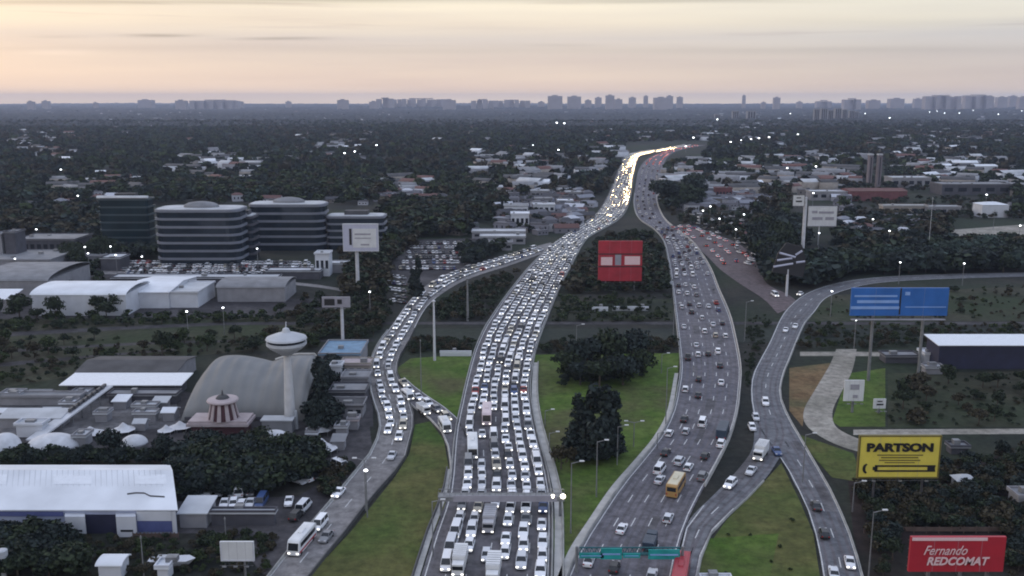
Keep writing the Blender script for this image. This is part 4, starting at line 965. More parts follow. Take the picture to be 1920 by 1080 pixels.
# curved offices with light floor bands
def rrect(w, d, r, n=6):
    P = []
    for cx, cy, a0 in ((w / 2 - r, r, -90), (w / 2 - r, d - r, 0), (-w / 2 + r, d - r, 90), (-w / 2 + r, r, 180)):
        for k in range(n + 1): t = R(a0 + 90 * k / n); P.append((cx + r * math.cos(t), cy + r * math.sin(t)))
    return P
def office(label, x0, x1, row, top, depth, floors, rad, glass='office_glass', band='office_band', dome=0, rz=0, bandh=.30):
    a = G(x0, row); b = G(x1, row); w = (b - a).length; c = (a + b) / 2; H_ = Hgt(c.y, top); fh = H_ / floors
    r = empty('office_block', (c.x, c.y, 0), label, 'office building', None, rz)
    for k in range(floors):
        q = MB(); q.prism(rrect(w - 1.2, depth - 1.2, rad), k * fh + .003, (k + 1 - bandh) * fh); 
        q.build('glazing', glass, r)
        q = MB(); q.prism([(x, y - .3) for x, y in rrect(w, depth, rad)], (k + 1 - bandh) * fh, (k + 1) * fh); q.build('floor_band', band, r)
    q = MB(); q.prism(rrect(w - 2, depth - 2, rad), H_ + .003, H_ + .4); rf_ = q.build('roof', 'roof_dark' if band == 'teal_band' else 'roof_pale', r)
    if band == 'teal_band': q = MB(); q.box(-w / 2, w / 2, -.5, 1.5, H_ + .5, H_ + 1.6); q.build('cornice', 'roof_white', r)
    if dome:
        q = MB(); q.lathe([(dome, 0), (dome * .95, 1.2), (dome * .7, 2.2), (dome * .3, 2.8)], 24, (0, depth * .5, H_ + .4), .6); q.build('penthouse', 'roof_grey', rf_)
    else:
        q = MB(); q.box(-w * .2, w * .2, depth * .3, depth * .7, H_ + .4, H_ + 2.6); q.build('penthouse', 'roof_dark', rf_)
    return r
office('dark teal glass office block with thin pale roof, leftmost of the offices', 190, 284, 472, 373, 12, 7, 1.5, 'teal_glass', 'teal_band', bandh=.22)
office('curved office block with pale floor bands, nearest of the offices', 291, 452, 498, 394, 22, 7, 6, dome=9)
office('taller curved office block with pale floor bands behind the nearest one', 466, 610, 470, 384, 20, 6, 6, dome=9)
office('lower right wing of the curved offices behind the white lilac billboard', 612, 722, 468, 406, 16, 5, 3, dome=0)
office('dark link block between the two curved offices', 440, 478, 488, 406, 14, 6, 2, 'office_glass', 'wall_dark')
# right middle distance
for (x0, x1, row, h, dep, wl, rf, kd, lab) in [
    (1592, 1700, 377, 8, 22, 'wall_red', 'roof_tile', 'gable_x', 'long red roofed building below the twin chimney towers'),
    (1520, 1600, 376, 7, 14, 'wall_grey', 'roof_pale', 'flat', 'pale roofed row left of the red roofed building'),
    (1672, 1745, 352, 9, 20, 'wall_grey', 'roof_pale', 'flat', 'grey hall with white roof edge right of the twin towers'),
    (1765, 1895, 366, 9, 24, 'wall_dark', 'roof_grey', 'flat', 'wide dark hall with grey roof near the right edge'),
    (1655, 1740, 402, 6, 8, 'wall_beige', 'roof_pale', 'flat', 'long pale low wall building above the dark trees'),
    (1740, 1800, 404, 6, 8, 'wall_grey', 'roof_pale', 'flat', 'pale low building continuing right past the white pole'),
    (1840, 1890, 408, 9, 14, 'wall_white', 'roof_white', 'hip', 'white hip roofed building above the pale field at right'),
    (1722, 1786, 322, 7, 18, 'wall_white', 'roof_white', 'gable_x', 'white gabled hall behind the wide dark hall, left one'),
    (1828, 1870, 325, 8, 16, 'wall_white', 'roof_white', 'gable_x', 'white gabled hall behind the wide dark hall, right one'),
    (1342, 1372, 374, 9, 10, 'wall_red', 'roof_tile', 'flat', 'square rose brick block behind the parked market cars'),
    (1325, 1400, 316, 6, 16, 'wall_grey', 'roof_pale', 'gable_x', 'thin pale roof right of the far highway, lower of two'),
    (1322, 1362, 308, 6, 16, 'wall_grey', 'roof_pale', 'gable_x', 'thin pale roof right of the far highway, upper of two'),
    (1516, 1545, 316, 6, 14, 'wall_white', 'roof_white', 'flat', 'small bright white block far right of the highway'),
    (1400, 1470, 334, 6, 18, 'wall_grey', 'roof_grey', 'gable_x', 'grey roofed shed in the middle of the right suburb'),
    (1440, 1500, 360, 6, 16, 'wall_grey', 'roof_grey', 'gable_x', 'grey roofed shed left of the pole with small signs')]:
    hall('suburb_hall', lab, 'building', x0, x1, row, h, dep, wl, rf, kd, 1.6, windows=5 if kd == 'flat' else 0)
for i, (x, w, side) in enumerate([(1630, 7, 'left'), (1647, 7, 'right')]):
    p = G(x, 352); D = p.y; Ht = Hgt(D, 291); ww = w * mpp(D, 20); r = empty('slab_tower', p, f'pale rose slim tower above the red roof, {side} of two', 'tower', 'twin slim towers above the red roof')
    q = MB(); q.box(-ww / 2, ww / 2, 0, ww * 1.4, 0, Ht); q.build('shaft', 'wall_tower', r)
    q = MB(); q.box(-ww / 2 - .3, ww / 2 + .3, -.3, ww * 1.4 + .3, Ht + .003, Ht + 1.2); q.build('cap', 'roof_pale', r)
    q = MB(); q.box(-ww * .12, ww * .12, -.1, .05, 3, Ht - 2); q.build('window', 'glass_dark', r)
# skyline
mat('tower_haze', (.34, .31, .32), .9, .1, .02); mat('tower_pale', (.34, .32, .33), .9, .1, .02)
SKY = [(56, 12, 190), (84, 13, 189), (178, 8, 192), (271, 26, 187), (338, 20, 188), (400, 90, 188), (430, 50, 189), (540, 10, 190), (642, 20, 187), (700, 16, 190), (722, 34, 184), (790, 110, 185), (842, 24, 187), (905, 44, 187), (960, 70, 188), (1015, 12, 189),
       (1041, 27, 178), (1077, 25, 179), (1103, 12, 186), (1122, 12, 181), (1144, 16, 177), (1160, 14, 184), (1186, 13, 181), (1211, 8, 178), (1240, 26, 181), (1256, 12, 178), (1275, 11, 180), (1395, 6, 177), (1457, 12, 181), (1432, 8, 190),
       (1500, 10, 189), (1547, 30, 187), (1600, 34, 184), (1640, 22, 186), (1683, 26, 183), (1722, 14, 183), (1770, 70, 178), (1840, 60, 177), (1880, 18, 180), (1900, 14, 178), (1918, 14, 180)]
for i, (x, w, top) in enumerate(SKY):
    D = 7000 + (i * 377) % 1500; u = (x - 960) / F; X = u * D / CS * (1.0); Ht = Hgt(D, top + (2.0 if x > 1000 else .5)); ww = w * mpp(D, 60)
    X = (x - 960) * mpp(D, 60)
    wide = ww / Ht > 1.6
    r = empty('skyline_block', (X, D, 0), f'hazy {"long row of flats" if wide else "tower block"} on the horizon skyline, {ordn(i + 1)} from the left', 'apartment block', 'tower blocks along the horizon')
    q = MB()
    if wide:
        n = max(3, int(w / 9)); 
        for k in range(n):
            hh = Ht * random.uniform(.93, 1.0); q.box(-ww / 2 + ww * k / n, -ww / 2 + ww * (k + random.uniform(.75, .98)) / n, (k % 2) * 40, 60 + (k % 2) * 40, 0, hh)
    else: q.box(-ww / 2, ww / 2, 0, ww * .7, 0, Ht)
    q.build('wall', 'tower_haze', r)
    q = MB(); q.box(-ww * .22, ww * .18, ww * .1, ww * .3, Ht - 2, Ht + 7); q.build('roof_plant', 'tower_haze', r)
for i, (x, w, top) in enumerate([(1532, 10, 204), (1546, 12, 203), (1558, 10, 206), (1572, 12, 203), (1584, 8, 205), (1598, 10, 207), (1606, 8, 209), (1380, 12, 208), (1410, 16, 208), (1346, 10, 214)]):
    D = 3400 + i * 40; Ht = max(18, Hgt(D, top)); ww = w * mpp(D, 30); X = (x - 960) * mpp(D, 30)
    r = empty('apartment_tower', (X, D, 0), f'pale apartment tower below the right skyline, {ordn(i + 1)} of the pale cluster', 'apartment block', 'pale apartment cluster below the right skyline')
    q = MB(); q.box(-ww / 2, ww / 2, 0, ww * .8, 0, Ht); q.build('wall', 'wall_grey', r)
    for k in range(3): q = MB(); q.box(-ww * .4 + k * ww * .3, -ww * .25 + k * ww * .3, -.4, .1, 4, Ht - 3); q.build('window', 'glass_dark', r)

# ------------------------------------------------------------ boards and signs
mat('panel_lilac', (.46, .47, .58), .5, .05, .4); mat('panel_white', (.62, .63, .64), .5, .08, .4); mat('panel_yellow', (.70, .58, .09), .5, .06, .5); mat('panel_red', (.42, .022, .038), .45, .08, .4)
mat('panel_red_dull', (.36, .020, .034), .6, .2, .2); mat('panel_blue', (.025, .13, .42), .4, .15, .15); mat('panel_blue_pale', (.25, .40, .72), .4, .1, .3); mat('ink', (.012, .012, .014), .5, .1, 2); mat('ink_olive', (.16, .13, .03), .5, .1, 2)
mat('letter_pink', (.78, .55, .56), .5, .05, 2); mat('panel_teal', (.02, .30, .29), .4, .2, .5); mat('panel_darkteal', (.01, .10, .12), .4, .2, .5); mat('panel_black', (.02, .02, .024), .5, .1, 1); mat('panel_grey', (.30, .29, .33), .6, .1, .5)
def text(s, parent, m, x0, x1, z0, z1, y=-.12, bold=.0, shear=0, name='lettering'):
    cu = bpy.data.curves.new('t', 'FONT'); cu.body = s; cu.size = 1; cu.offset = bold; cu.shear = shear; cu.extrude = .01; cu.resolution_u = 3
    to = bpy.data.objects.new('t', cu); COL.objects.link(to); dg = bpy.context.evaluated_depsgraph_get(); me = bpy.data.meshes.new_from_object(to.evaluated_get(dg))
    bpy.data.objects.remove(to); bpy.data.curves.remove(cu); me.name = name
    co = np.array([v.co[:] for v in me.vertices]); a = co.min(0); b = co.max(0)
    X = x0 + (co[:, 0] - a[0]) / (b[0] - a[0]) * (x1 - x0); Z = z0 + (co[:, 1] - a[1]) / (b[1] - a[1]) * (z1 - z0); Y = y - (co[:, 2] - a[2]) * 4
    me.vertices.foreach_set('co', np.stack([X, Y, Z], 1).astype(np.float32).ravel()); me.materials.clear(); me.materials.append(MATS[m]); me.update()
    return link_mesh(name, me, parent)
def board(name, label, cat, x0, x1, top, bot, foot, panel, poles, frame=None, th=.5, polem='grey_steel', pr=.35, deco=None, px=None, rz=0):
    c = (x0 + x1) / 2; D = G(c, foot).y; z1 = Hgt(D, top); z0 = Hgt(D, bot); k = mpp(D, (z0 + z1) / 2); w = (x1 - x0) * k
    X = (c - 960) * k; r = empty(name, (X, D, 0), label, cat, None, rz); h = z1 - z0
    q = MB(); q.box(-w / 2, w / 2, 0, th, z0, z1); q.build('panel', panel, r)
    if frame:
        f = .012 * w + .12; q = MB()
        q.box(-w / 2 - f, w / 2 + f, -.08, th + .08, z1 + .002, z1 + f); q.box(-w / 2 - f, w / 2 + f, -.08, th + .08, z0 - f, z0 - .002)
        q.box(-w / 2 - f, -w / 2 - .002, -.08, th + .08, z0, z1); q.box(w / 2 + .002, w / 2 + f, -.08, th + .08, z0, z1); q.build('frame', frame, r)
    for p in poles:
        kx = (p - 960) * mpp(D, z0 / 2) - X; q = MB(); q.tube((kx, th + pr * .9, 0), (kx, th + pr * .9, z0 + h * .8), pr, pr * .9, 10); q.build('pole', polem, r)
    q = MB()
    for i in range(4): q.tube((-w / 2, th + .35, z0 + h * (.1 + .25 * i)), (w / 2, th + .35, z0 + h * (.1 + .25 * i)), .08, n=4)
    q.tube((-w / 2, -.7, z0 - .5), (w / 2, -.7, z0 - .5), .07, n=4)
    q.build('lattice', 'dark_steel', r)
    for i in range(3):
        X_ = -w / 2 + w * (i + .5) / 3; q = MB(); q.tube((X_, -.05, z0 - .1), (X_, -1.3, z0 - .35), .05, n=5); am_ = q.build('lamp_arm', 'dark_steel', r)
        q = MB(); q.box(X_ - .35, X_ + .35, -1.5, -1.2, z0 - .45, z0 - .25); q.build('floodlight', 'grey_steel', am_)
    for i in range(1, 4):
        X_ = -w / 2 + w * i / 4; q = MB(); q.box(X_ - .02, X_ + .02, -.012, -.002, z0, z1); q.build('panel_seam', 'panel_grey', r)
    if deco: deco(r, w, h, z0, z1)
    return r
def bars(r, m, rects, w, h, z0, name='lettering', y=-.10):
    for (a, b, c, d) in rects:      # fractions of the panel, from the left and from the bottom
        q = MB(); q.box(-w / 2 + a * w, -w / 2 + b * w, y, -.002, z0 + c * h, z0 + d * h); q.build(name, m, r)
def d_yellow(r, w, h, z0, z1):
    text('PARTSON', r, 'ink', -w * .42, w * .42, z0 + h * .63, z0 + h * .85, bold=.055)
    bars(r, 'ink_olive', [(.22, .80, .535, .56), (.27, .74, .47, .50), (.25, .77, .405, .43), (.32, .70, .35, .37)], w, h, z0)
    bars(r, 'ink', [(.20, .97, .13, .17), (.20, .97, .255, .295), (.175, .235, .171, .254), (.87, .965, .171, .254)], w, h, z0, 'arrow')
    q = MB(); cx, cz = -w * .40, z0 + h * .21; n = 14
    vs = []; 
    for i in range(n + 1):
        t = R(100 + 160 * i / n); vs += [(cx + w * .055 * math.cos(t), -.1, cz + h * .13 * math.sin(t)), (cx + w * .055 * .55 * math.cos(t) + w * .012, -.1, cz + h * .13 * .75 * math.sin(t))]
    q.add(vs, [(2 * i, 2 * i + 1, 2 * i + 3, 2 * i + 2) for i in range(n)]); q.build('arrow_head', 'ink', r)
board('yellow_board', 'large yellow board with black lettering and a left pointing arrow', 'billboard', 1612, 1760, 819, 894, 950, 'panel_yellow', [1640, 1730], 'ink_olive', deco=d_yellow, pr=.25, polem='dark_steel')
def d_red(r, w, h, z0, z1):
    bars(r, 'letter_pink', [(0.01, .80, .90, .985)], w, h, z0, 'top_strip')
    text('Fernando', r, 'letter_pink', -w * .36, w * .10, z0 + h * .50, z0 + h * .76, shear=.45)
    text('REDCOMAT', r, 'letter_pink', -w * .32, w * .34, z0 + h * .20, z0 + h * .44, bold=.03, shear=.25)
board('red_board', 'bright red board with pale script and block lettering at lower right', 'billboard', 1706, 1884, 1007, 1072, 1175, 'panel_red', [1740, 1800, 1850], None, deco=d_red, pr=.3)
def d_redmid(r, w, h, z0, z1):
    bars(r, 'letter_pink', [(.06, .32, .40, .60), (.60, .95, .41, .62)], w, h, z0, 'white_block', -.12)
    bars(r, 'panel_grey', [(.38, .52, .40, .66)], w, h, z0, 'grey_block', -.12)
    bars(r, 'ink', [(.0, 1.0, .665, .69), (.0, 1.0, .35, .375)], w, h, z0, 'dark_line', -.08)
board('red_board', 'red billboard with two pinkish blocks between the two carriageways', 'billboard', 1122, 1204, 452, 527, 545, 'panel_red_dull', [1136, 1190], None, th=1.2, deco=d_redmid)
def d_blue(r, w, h, z0, z1):
    bars(r, 'panel_blue_pale', [(.03, .47, .68, .74), (.06, .49, .46, .56), (.0, .50, .24, .34), (.55, .60, .74, .86), (.56, .98, .30, .33)], w, h, z0)
    bars(r, 'ink', [(.498, .512, .05, 1)], w, h, z0, 'seam')
    q = MB(); q.box(-w / 2, w / 2 - 1, -1.6, -.4, z0 - 1.0, z0 - .8); q.build('walkway', 'panel_grey', r)
board('blue_board', 'wide blue billboard on two grey poles left of the navy warehouse', 'billboard', 1596, 1778, 540, 592, 716, 'panel_blue', [1635, 1729], None, th=.7, deco=d_blue, pr=.45)
def d_lilac(r, w, h, z0, z1):
    bars(r, 'panel_white', [(.27, .96, .12, .84)], w, h, z0, 'poster'); bars(r, 'ink', [(.17, .24, .22, .84)], w, h, z0)
    bars(r, 'panel_grey', [(.33, .8, .60, .66), (.33, .8, .46, .50), (.5, .75, .20, .26)], w, h, z0, y=-.14)
board('billboard', 'white lilac billboard on a tall white pole beside the curved offices', 'billboard', 644, 708, 421, 470, 549, 'panel_lilac', [669], 'pole_white', th=1.0, polem='pole_white', pr=.8, deco=d_lilac)
def d_dark(r, w, h, z0, z1):
    bars(r, 'ink', [(.06, .45, .15, .85), (.55, .72, .3, .8)], w, h, z0)
board('billboard', 'thin dark top sign on a white pole above the blue roofed building', 'billboard', 605, 655, 558, 575, 652, 'panel_grey', [641], 'panel_grey', th=.5, polem='pole_white', pr=.55, deco=d_dark)
def d_rows(r, w, h, z0, z1):
    bars(r, 'panel_grey', [(.35, .9, .64, .76), (.12, .5, .30, .46), (.6, .92, .30, .46), (.1, .3, .66, .8)], w, h, z0)
board('billboard', 'white billboard right of the tall pole with small signs', 'billboard', 1517, 1568, 388, 423, 460, 'panel_white', [1536], 'pole_white', th=.6, polem='pole_white', deco=d_rows)
def d_sm(r, w, h, z0, z1): bars(r, 'ink', [(.25, .8, .35, .5), (.3, .7, .7, .8)], w, h, z0)
board('pole_sign', 'small framed sign high on the tall white pole at right', 'sign', 1487, 1508, 366, 386, 500, 'panel_white', [1508], 'ink', th=.5, polem='pole_white', pr=.9, deco=d_sm)
def d_wr(r, w, h, z0, z1): bars(r, 'panel_grey', [(.3, .75, .55, .8), (.45, .7, .15, .3)], w, h, z0)
board('small_board', 'small white board on the lawn right of the pale dirt track', 'sign', 1583, 1620, 713, 752, 775, 'panel_white', [1600], None, th=.4, deco=d_wr)
board('small_board', 'tiny white sign in the dark field right of the small white board', 'sign', 1638, 1661, 748, 766, 776, 'panel_white', [1649], None, th=.3, deco=d_sm)
def d_wb(r, w, h, z0, z1): bars(r, 'pole_white', [(0, 1, .0, .06), (0, .04, .06, 1), (.96, 1, .06, 1)], w, h, z0, 'rim')
board('small_board', 'white board with pale rim left of the coach on the lower left road', 'sign', 413, 476, 1016, 1052, 1090, 'panel_white', [458], None, th=.4, deco=d_wb, pr=.2)
def fan_sign():
    D = G(1477, 556).y; k = mpp(D, 12); X = (1478 - 960) * k; z = lambda r_: Hgt(D, r_)
    r = empty('fan_sign', (X, D, 0), 'dark fan shaped sign with pale slats on a pole beside the ramp bend', 'sign')
    q = MB(); q.tube((0, .4, 0), (0, .4, z(505)), .55, .5, 10); q.build('pole', 'pole_white', r)
    q = MB(); w0 = 30 * k; q.add([(x, y, zz) for y in (0, .6) for x, zz in ((-w0, z(510)), (w0 * .95, z(520)), (w0 * 1.1, z(492)), (w0 * .8, z(462)), (-w0 * .2, z(455)), (-w0 * .7, z(475)))],
          [(0, 1, 2, 3, 4, 5), (11, 10, 9, 8, 7, 6)] + [(i, 6 + i, 6 + (i + 1) % 6, (i + 1) % 6) for i in range(6)]); q.build('panel', 'panel_black', r)
    for (a, ra, b, rb) in ((-28, 500, 8, 494), (-22, 488, 6, 484), (-18, 474, 12, 482), (12, 478, 24, 470), (14, 492, 30, 490)):
        q = MB(); q.tube((a * k, -.1, z(ra)), (b * k, -.1, z(rb)), .5, .5, 5); q.build('slat', 'panel_lilac', r)
fan_sign()
# overhead gantries
def gantry_grey():
    D = G(930, 968).y; z = Hgt(D, 932); k = mpp(D, z); xl = (822 - 960) * k; xr = (1058 - 960) * k
    r = empty('sign_gantry', (0, D, 0), 'grey overhead gantry spanning the jammed carriageway with lamps at its right end', 'gantry')
    q = MB(); q.box(xl, xr, -1.1, 1.1, z - .45, z + .45); q.build('deck', 'grey_steel', r)
    q = MB()
    n = 22
    for s in (-.9, .9):
        q.tube((xl, s, z + 1.3), (xr, s, z + 1.3), .07, n=4)
        for i in range(n + 1): x = xl + (xr - xl) * i / n; q.tube((x, s, z + .3), (x, s, z + 1.3), .04, n=4)
    q.build('railing', 'grey_steel', r)
    q = MB(); q.box(xl + 3, xr - 1.5, -1.15, -.92, z - .5, z + .75); q.build('sign_back', 'panel_grey', r)
    for x in (xl + .5, xr - .8): q = MB(); q.tube((x, 0, 0), (x, 0, z - .35), .28, .24, 8); q.build('leg', 'grey_steel', r)
    for (x, s) in ((1036, .34), (1055, .5)): q = MB(); q.lathe([(.1, -s), (s, -.2), (s, .2), (.1, s)], 10, ((x - 960) * k, -.9, z + .55)); q.build('lamp', 'lamp_warm', r)
gantry_grey()
def gantry_teal():
    D = G(1180, 1076).y; z = Hgt(D, 1040); k = mpp(D, z); xl = (1086 - 960) * k; xr = (1276 - 960) * k
    r = empty('sign_gantry', (0, D, 0), 'teal overhead sign gantry across the open carriageway at the bottom edge', 'gantry')
    q = MB(); q.tube((xl, .3, z), (xr, .3, z), .3, n=8); q.tube((xl, .3, z + 1.2), (xr, .3, z + 1.2), .14, n=6)
    for i in range(20): x = xl + (xr - xl) * i / 20; q.tube((x, .3, z), (x + (xr - xl) / 40, .3, z + 1.2), .07, n=4); q.tube((x + (xr - xl) / 40, .3, z + 1.2), (x + (xr - xl) / 20, .3, z), .07, n=4)
    q.build('beam', 'panel_darkteal', r)
    for (a, b, lo, hi) in ((0.0, .24, -.5, .45), (.21, .42, -.7, 1.35), (.43, .60, -.45, .4), (.68, .99, -.7, 1.1)):
        x0 = xl + (xr - xl) * a; x1 = xl + (xr - xl) * b
        q = MB(); q.box(x0, x1, -.35, -.15, z + lo, z + hi); q.build('sign_panel', 'panel_teal', r)
        q = MB(); q.box(x0 + .3, x1 - .3, -.40, -.352, z + lo + (hi - lo) * .4, z + lo + (hi - lo) * .55); q.build('lettering', 'panel_blue_pale', r)
    q = MB(); q.tube((xl - .4, .3, 0), (xl - .4, .3, z + 1.4), .3, .26, 8); q.build('leg', 'grey_steel', r)
    q = MB(); q.tube((xr + .4, .3, 0), (xr + .4, .3, z + 1.4), .3, .26, 8); q.build('leg', 'grey_steel', r)
gantry_teal()

# ------------------------------------------------------------ poles and lamps
def pole(px, foot, top, label, rad=.35, m='pole_white', arms=0, head=None, group=None, cat='mast', name='mast'):
    p = G(px, foot); H_ = Hgt(p.y, top); r = empty(name, p, label, cat, group)
    q = MB(); q.tube((0, 0, 0), (0, 0, H_), rad, rad * .6, 8); po_ = q.build('pole', m, r)
    for s in ([1] if arms == 1 else [-1, 1] if arms == 2 else []):
        q = MB(); q.tube((0, 0, H_ - .1), (s * 1.8, 0, H_ + .35), .09, .06, 5); ar_ = q.build('arm', m, po_)
        q = MB(); q.box(s * 1.5 if s > 0 else s * 2.4, s * 2.4 if s > 0 else s * 1.5, -.2, .2, H_ + .3, H_ + .48); q.build('lamp_head', head or 'pole_white', r)
    if not arms: q = MB(); q.lathe([(rad * 1.1, 0), (rad * 1.3, .3), (rad * .5, .6)], 10, (0, 0, H_)); q.build('cap', m, r)
    return r
pole(815, 676, 566, 'tall pale mast on the left edge of the green wedge beside the jam', .45)
pole(877, 602, 524, 'shorter grey mast between the left branch and the jam', .45, 'grey_steel')
pole(538, 640, 606, 'thin pole behind the saucer topped tower', .12)
for i, (x, foot, top, a) in enumerate([(1118, 932, 828, 1), (1157, 872, 800, 1), (1248, 800, 690, 1), (1070, 1000, 868, 1), (686, 958, 862, 2), (370, 915, 876, 0), (790, 740, 640, 0), (1396, 640, 566, 1), (424, 1015, 975, 0), (270, 1082, 1010, 0), (1262, 640, 570, 1),
                                        (1628, 1085, 960, 1), (1598, 960, 905, 1), (1080, 700, 610, 1), (812, 1045, 940, 1), (1505, 905, 815, 1), (1740, 476, 372, 0), (1862, 430, 395, 0), (1022, 800, 770, 1), (1030, 845, 812, 1), (1188, 838, 792, 2), (1232, 842, 812, 1), (1240, 700, 664, 1)]):
    w = ['on the centre green beside the tall dark trees', 'right of the tall dark trees on the centre green', 'on the left verge of the open carriageway above the green', 'at the right edge of the jam by the grey gantry', 'with twin arms on the left edge of the lower left road',
         'in the dark tree mass above the small shed', 'left of the jam on the canal bank', 'between the open carriageway and the ramp by the canal', 'behind the white board left of the coach', 'in the scrub below the white warehouse', 'on the canal crossing of the open carriageway',
         'at the bottom edge right of the ramp', 'right of the ramp above the thin posts', 'on the bank left of the round dark tree cluster', 'left kerb of the jam below the grey gantry', 'right of the ramp by the pale dirt track bend', 'tall and white above the dark trees at far right', 'short, below the white hip roofed building', 'first on the green beside the jam, upper one', 'second on the green beside the jam, lower one', 'with twin arms left of the open carriageway', 'low one on the verge of the open carriageway', 'at the top right corner of the centre green'][i]
    pole(x, foot, top, 'slender lamp post ' + w, .14, 'grey_steel' if i not in (16,) else 'pole_white', a, 'panel_white', 'unlit lamp posts', 'lamp post', 'lamp_post')
LAMPS = [(28, 485), (68, 430), (159, 463), (165, 475), (207, 462), (217, 478), (266, 481), (114, 318), (497, 290), (482, 466), (418, 577), (693, 547), (350, 584), (146, 367),
         (1482, 213), (1622, 213), (1668, 221), (1743, 210), (1771, 212), (1799, 212), (1825, 207), (1872, 214), (1916, 208), (1496, 252), (1460, 257), (1442, 257), (1423, 259), (1408, 261), (1390, 263), (1370, 266),
         (1525, 362), (1536, 437), (1637, 411), (1668, 433), (1688, 492), (1808, 494), (1850, 365), (1913, 423), (1332, 387), (1349, 410), (1560, 546), (1530, 312), (1476, 315), (1286, 274), (1300, 258), (1605, 600),
         (646, 287), (665, 284), (706, 272), (1044, 230), (1058, 231), (1047, 281), (1000, 272), (1395, 402), (1380, 430), (1318, 395), (686, 882), (1757, 208), (1345, 224)]
zone = lambda x, y: ('above the left edge blocks' if x < 100 and y > 400 else 'beside the teal office car park' if x < 300 and y > 440 else 'near the left branch and curved offices' if x < 760 and y > 440 else 'far off in the left suburb' if x < 900 else 'beyond the far end of the jam' if x < 1340 and y < 300
                     else 'under the right skyline' if y < 225 else 'in the far row right of the highway' if y < 270 else 'over the market parking' if x < 1420 else 'in the right suburb' if y < 450 else 'over the dark right woods')
zc = {}
for x, y in sorted(LAMPS):
    z_ = zone(x, y); zc[z_] = zc.get(z_, 0) + 1
    h = 10.0 if y > 250 else 22.0; p = G(x, y, h); rad = min(2.2, max(.38, p.y * .0009)); strong = y > 205
    r = empty('street_lamp', (p.x, p.y, 0), f'lit white street lamp {z_}, {ordn(zc[z_])} from the left', 'street lamp', 'lit street lamps')
    q = MB(); q.tube((0, 0, 0), (0, 0, h - rad * .5), .12 + rad * .1, .08 + rad * .08, 6); q.build('pole', 'grey_steel', r)
    q = MB(); q.lathe([(rad * .25, -rad * .6), (rad, -rad * .2), (rad * .9, rad * .3), (rad * .3, rad * .5)], 10, (0, 0, h)); q.build('lamp_head', 'lamp_white', r)
# odds and ends at the bottom edge
def water_tank(px, foot, top, label):
    p = G(px, foot); H_ = Hgt(p.y, top); r = empty('water_tank', p, label, 'water tank')
    q = MB(); q.tube((0, 0, 0), (0, 0, H_ - 1.8), .45, .4, 10); q.build('pole', 'roof_pale', r)
    q = MB(); q.lathe([(.5, -2), (1.0, -1.4), (1.0, -.2), (.6, 0)], 14, (0, 0, H_)); q.build('tank', 'roof_pale', r)
water_tank(8, 1085, 1030, 'small pale water tank on a post in the bottom left corner')
hall('pitched_hut', 'white hut with dark brow roof cut by the bottom edge', 'hut', 186, 228, 1086, 2.6, 3.5, 'wall_white', 'roof_white', 'barrel', .7)
def boat():
    p = G(322, 1064); r = empty('boat', p, 'white boat hull parked ashore below the warehouse', 'boat', None, R(4))
    q = MB(); P = [(-3.6, -.7), (2.6, -1.1), (3.7, 0), (2.6, 1.1), (-3.6, .9)]; T = [(-3.9, -.9), (2.9, -1.3), (4.3, 0), (2.9, 1.3), (-3.9, 1.1)]
    q.add([(x * .8, y * .5, .5) for x, y in P] + [(x, y, 1.7) for x, y in T], [(4, 3, 2, 1, 0), (5, 6, 7, 8, 9)] + [(i, (i + 1) % 5, 5 + (i + 1) % 5, 5 + i) for i in range(5)]); q.build('hull', 'wall_white', r)
    q = MB(); q.box(-2.6, .6, -.6, .6, 1.703, 2.3, top=(.3, .1)); q.build('cabin', 'roof_pale', r)
    q = MB(); q.box(-3, 2.5, -.2, .2, 0, .5); q.build('trailer', 'dark_steel', r)
boat()
hall('pitched_hut', 'small white hut right below the boat at the bottom edge', 'hut', 296, 316, 1088, 2.2, 2.5, 'wall_white', 'roof_white', 'flat')
hall('pitched_hut', 'white box roof cut by the bottom edge in the lower grass wedge', 'hut', 1320, 1372, 1108, 1.0, 2.5, 'wall_white', 'roof_white', 'flat')
for i, (x0, x1, row) in enumerate([(825, 884, 668), (1148, 1216, 583), (1110, 1140, 584), (1225, 1262, 665 - 130)]):
    hall('low_wall', ['short bright wall at the top of the green wedge left of the jam', 'long pale wall on the dark bank between the carriageways', 'short pale wall left of the long one on the dark bank', 'pale kerb line beside the red billboard'][i], 'wall', x0, x1, row, 1.0, .5, 'wall_white', 'roof_white', 'flat', overhang=.05)
mat('fence_brown', (.10, .07, .06), .9, .2, .8)
for i, (x0, x1, row, lab) in enumerate([(250, 335, 1012, 'low brown fence below the warehouse front'), (1620, 1900, 1000, 'thin wire fence line in the dark scrub right of the ramp')]):
    a = G(x0, row); b = G(x1, row); n = 12; r = empty('fence', a, lab, 'fence'); d = b - a
    for k in range(n + 1): q = MB(); q.box(d.x * k / n - .08, d.x * k / n + .08, -.08, .08, 0, 1.5); q.build('post', 'fence_brown', r)
    q = MB(); q.box(0, d.x, -.03, .03, .4, 1.3); q.build('mesh_panel', 'fence_brown', r)

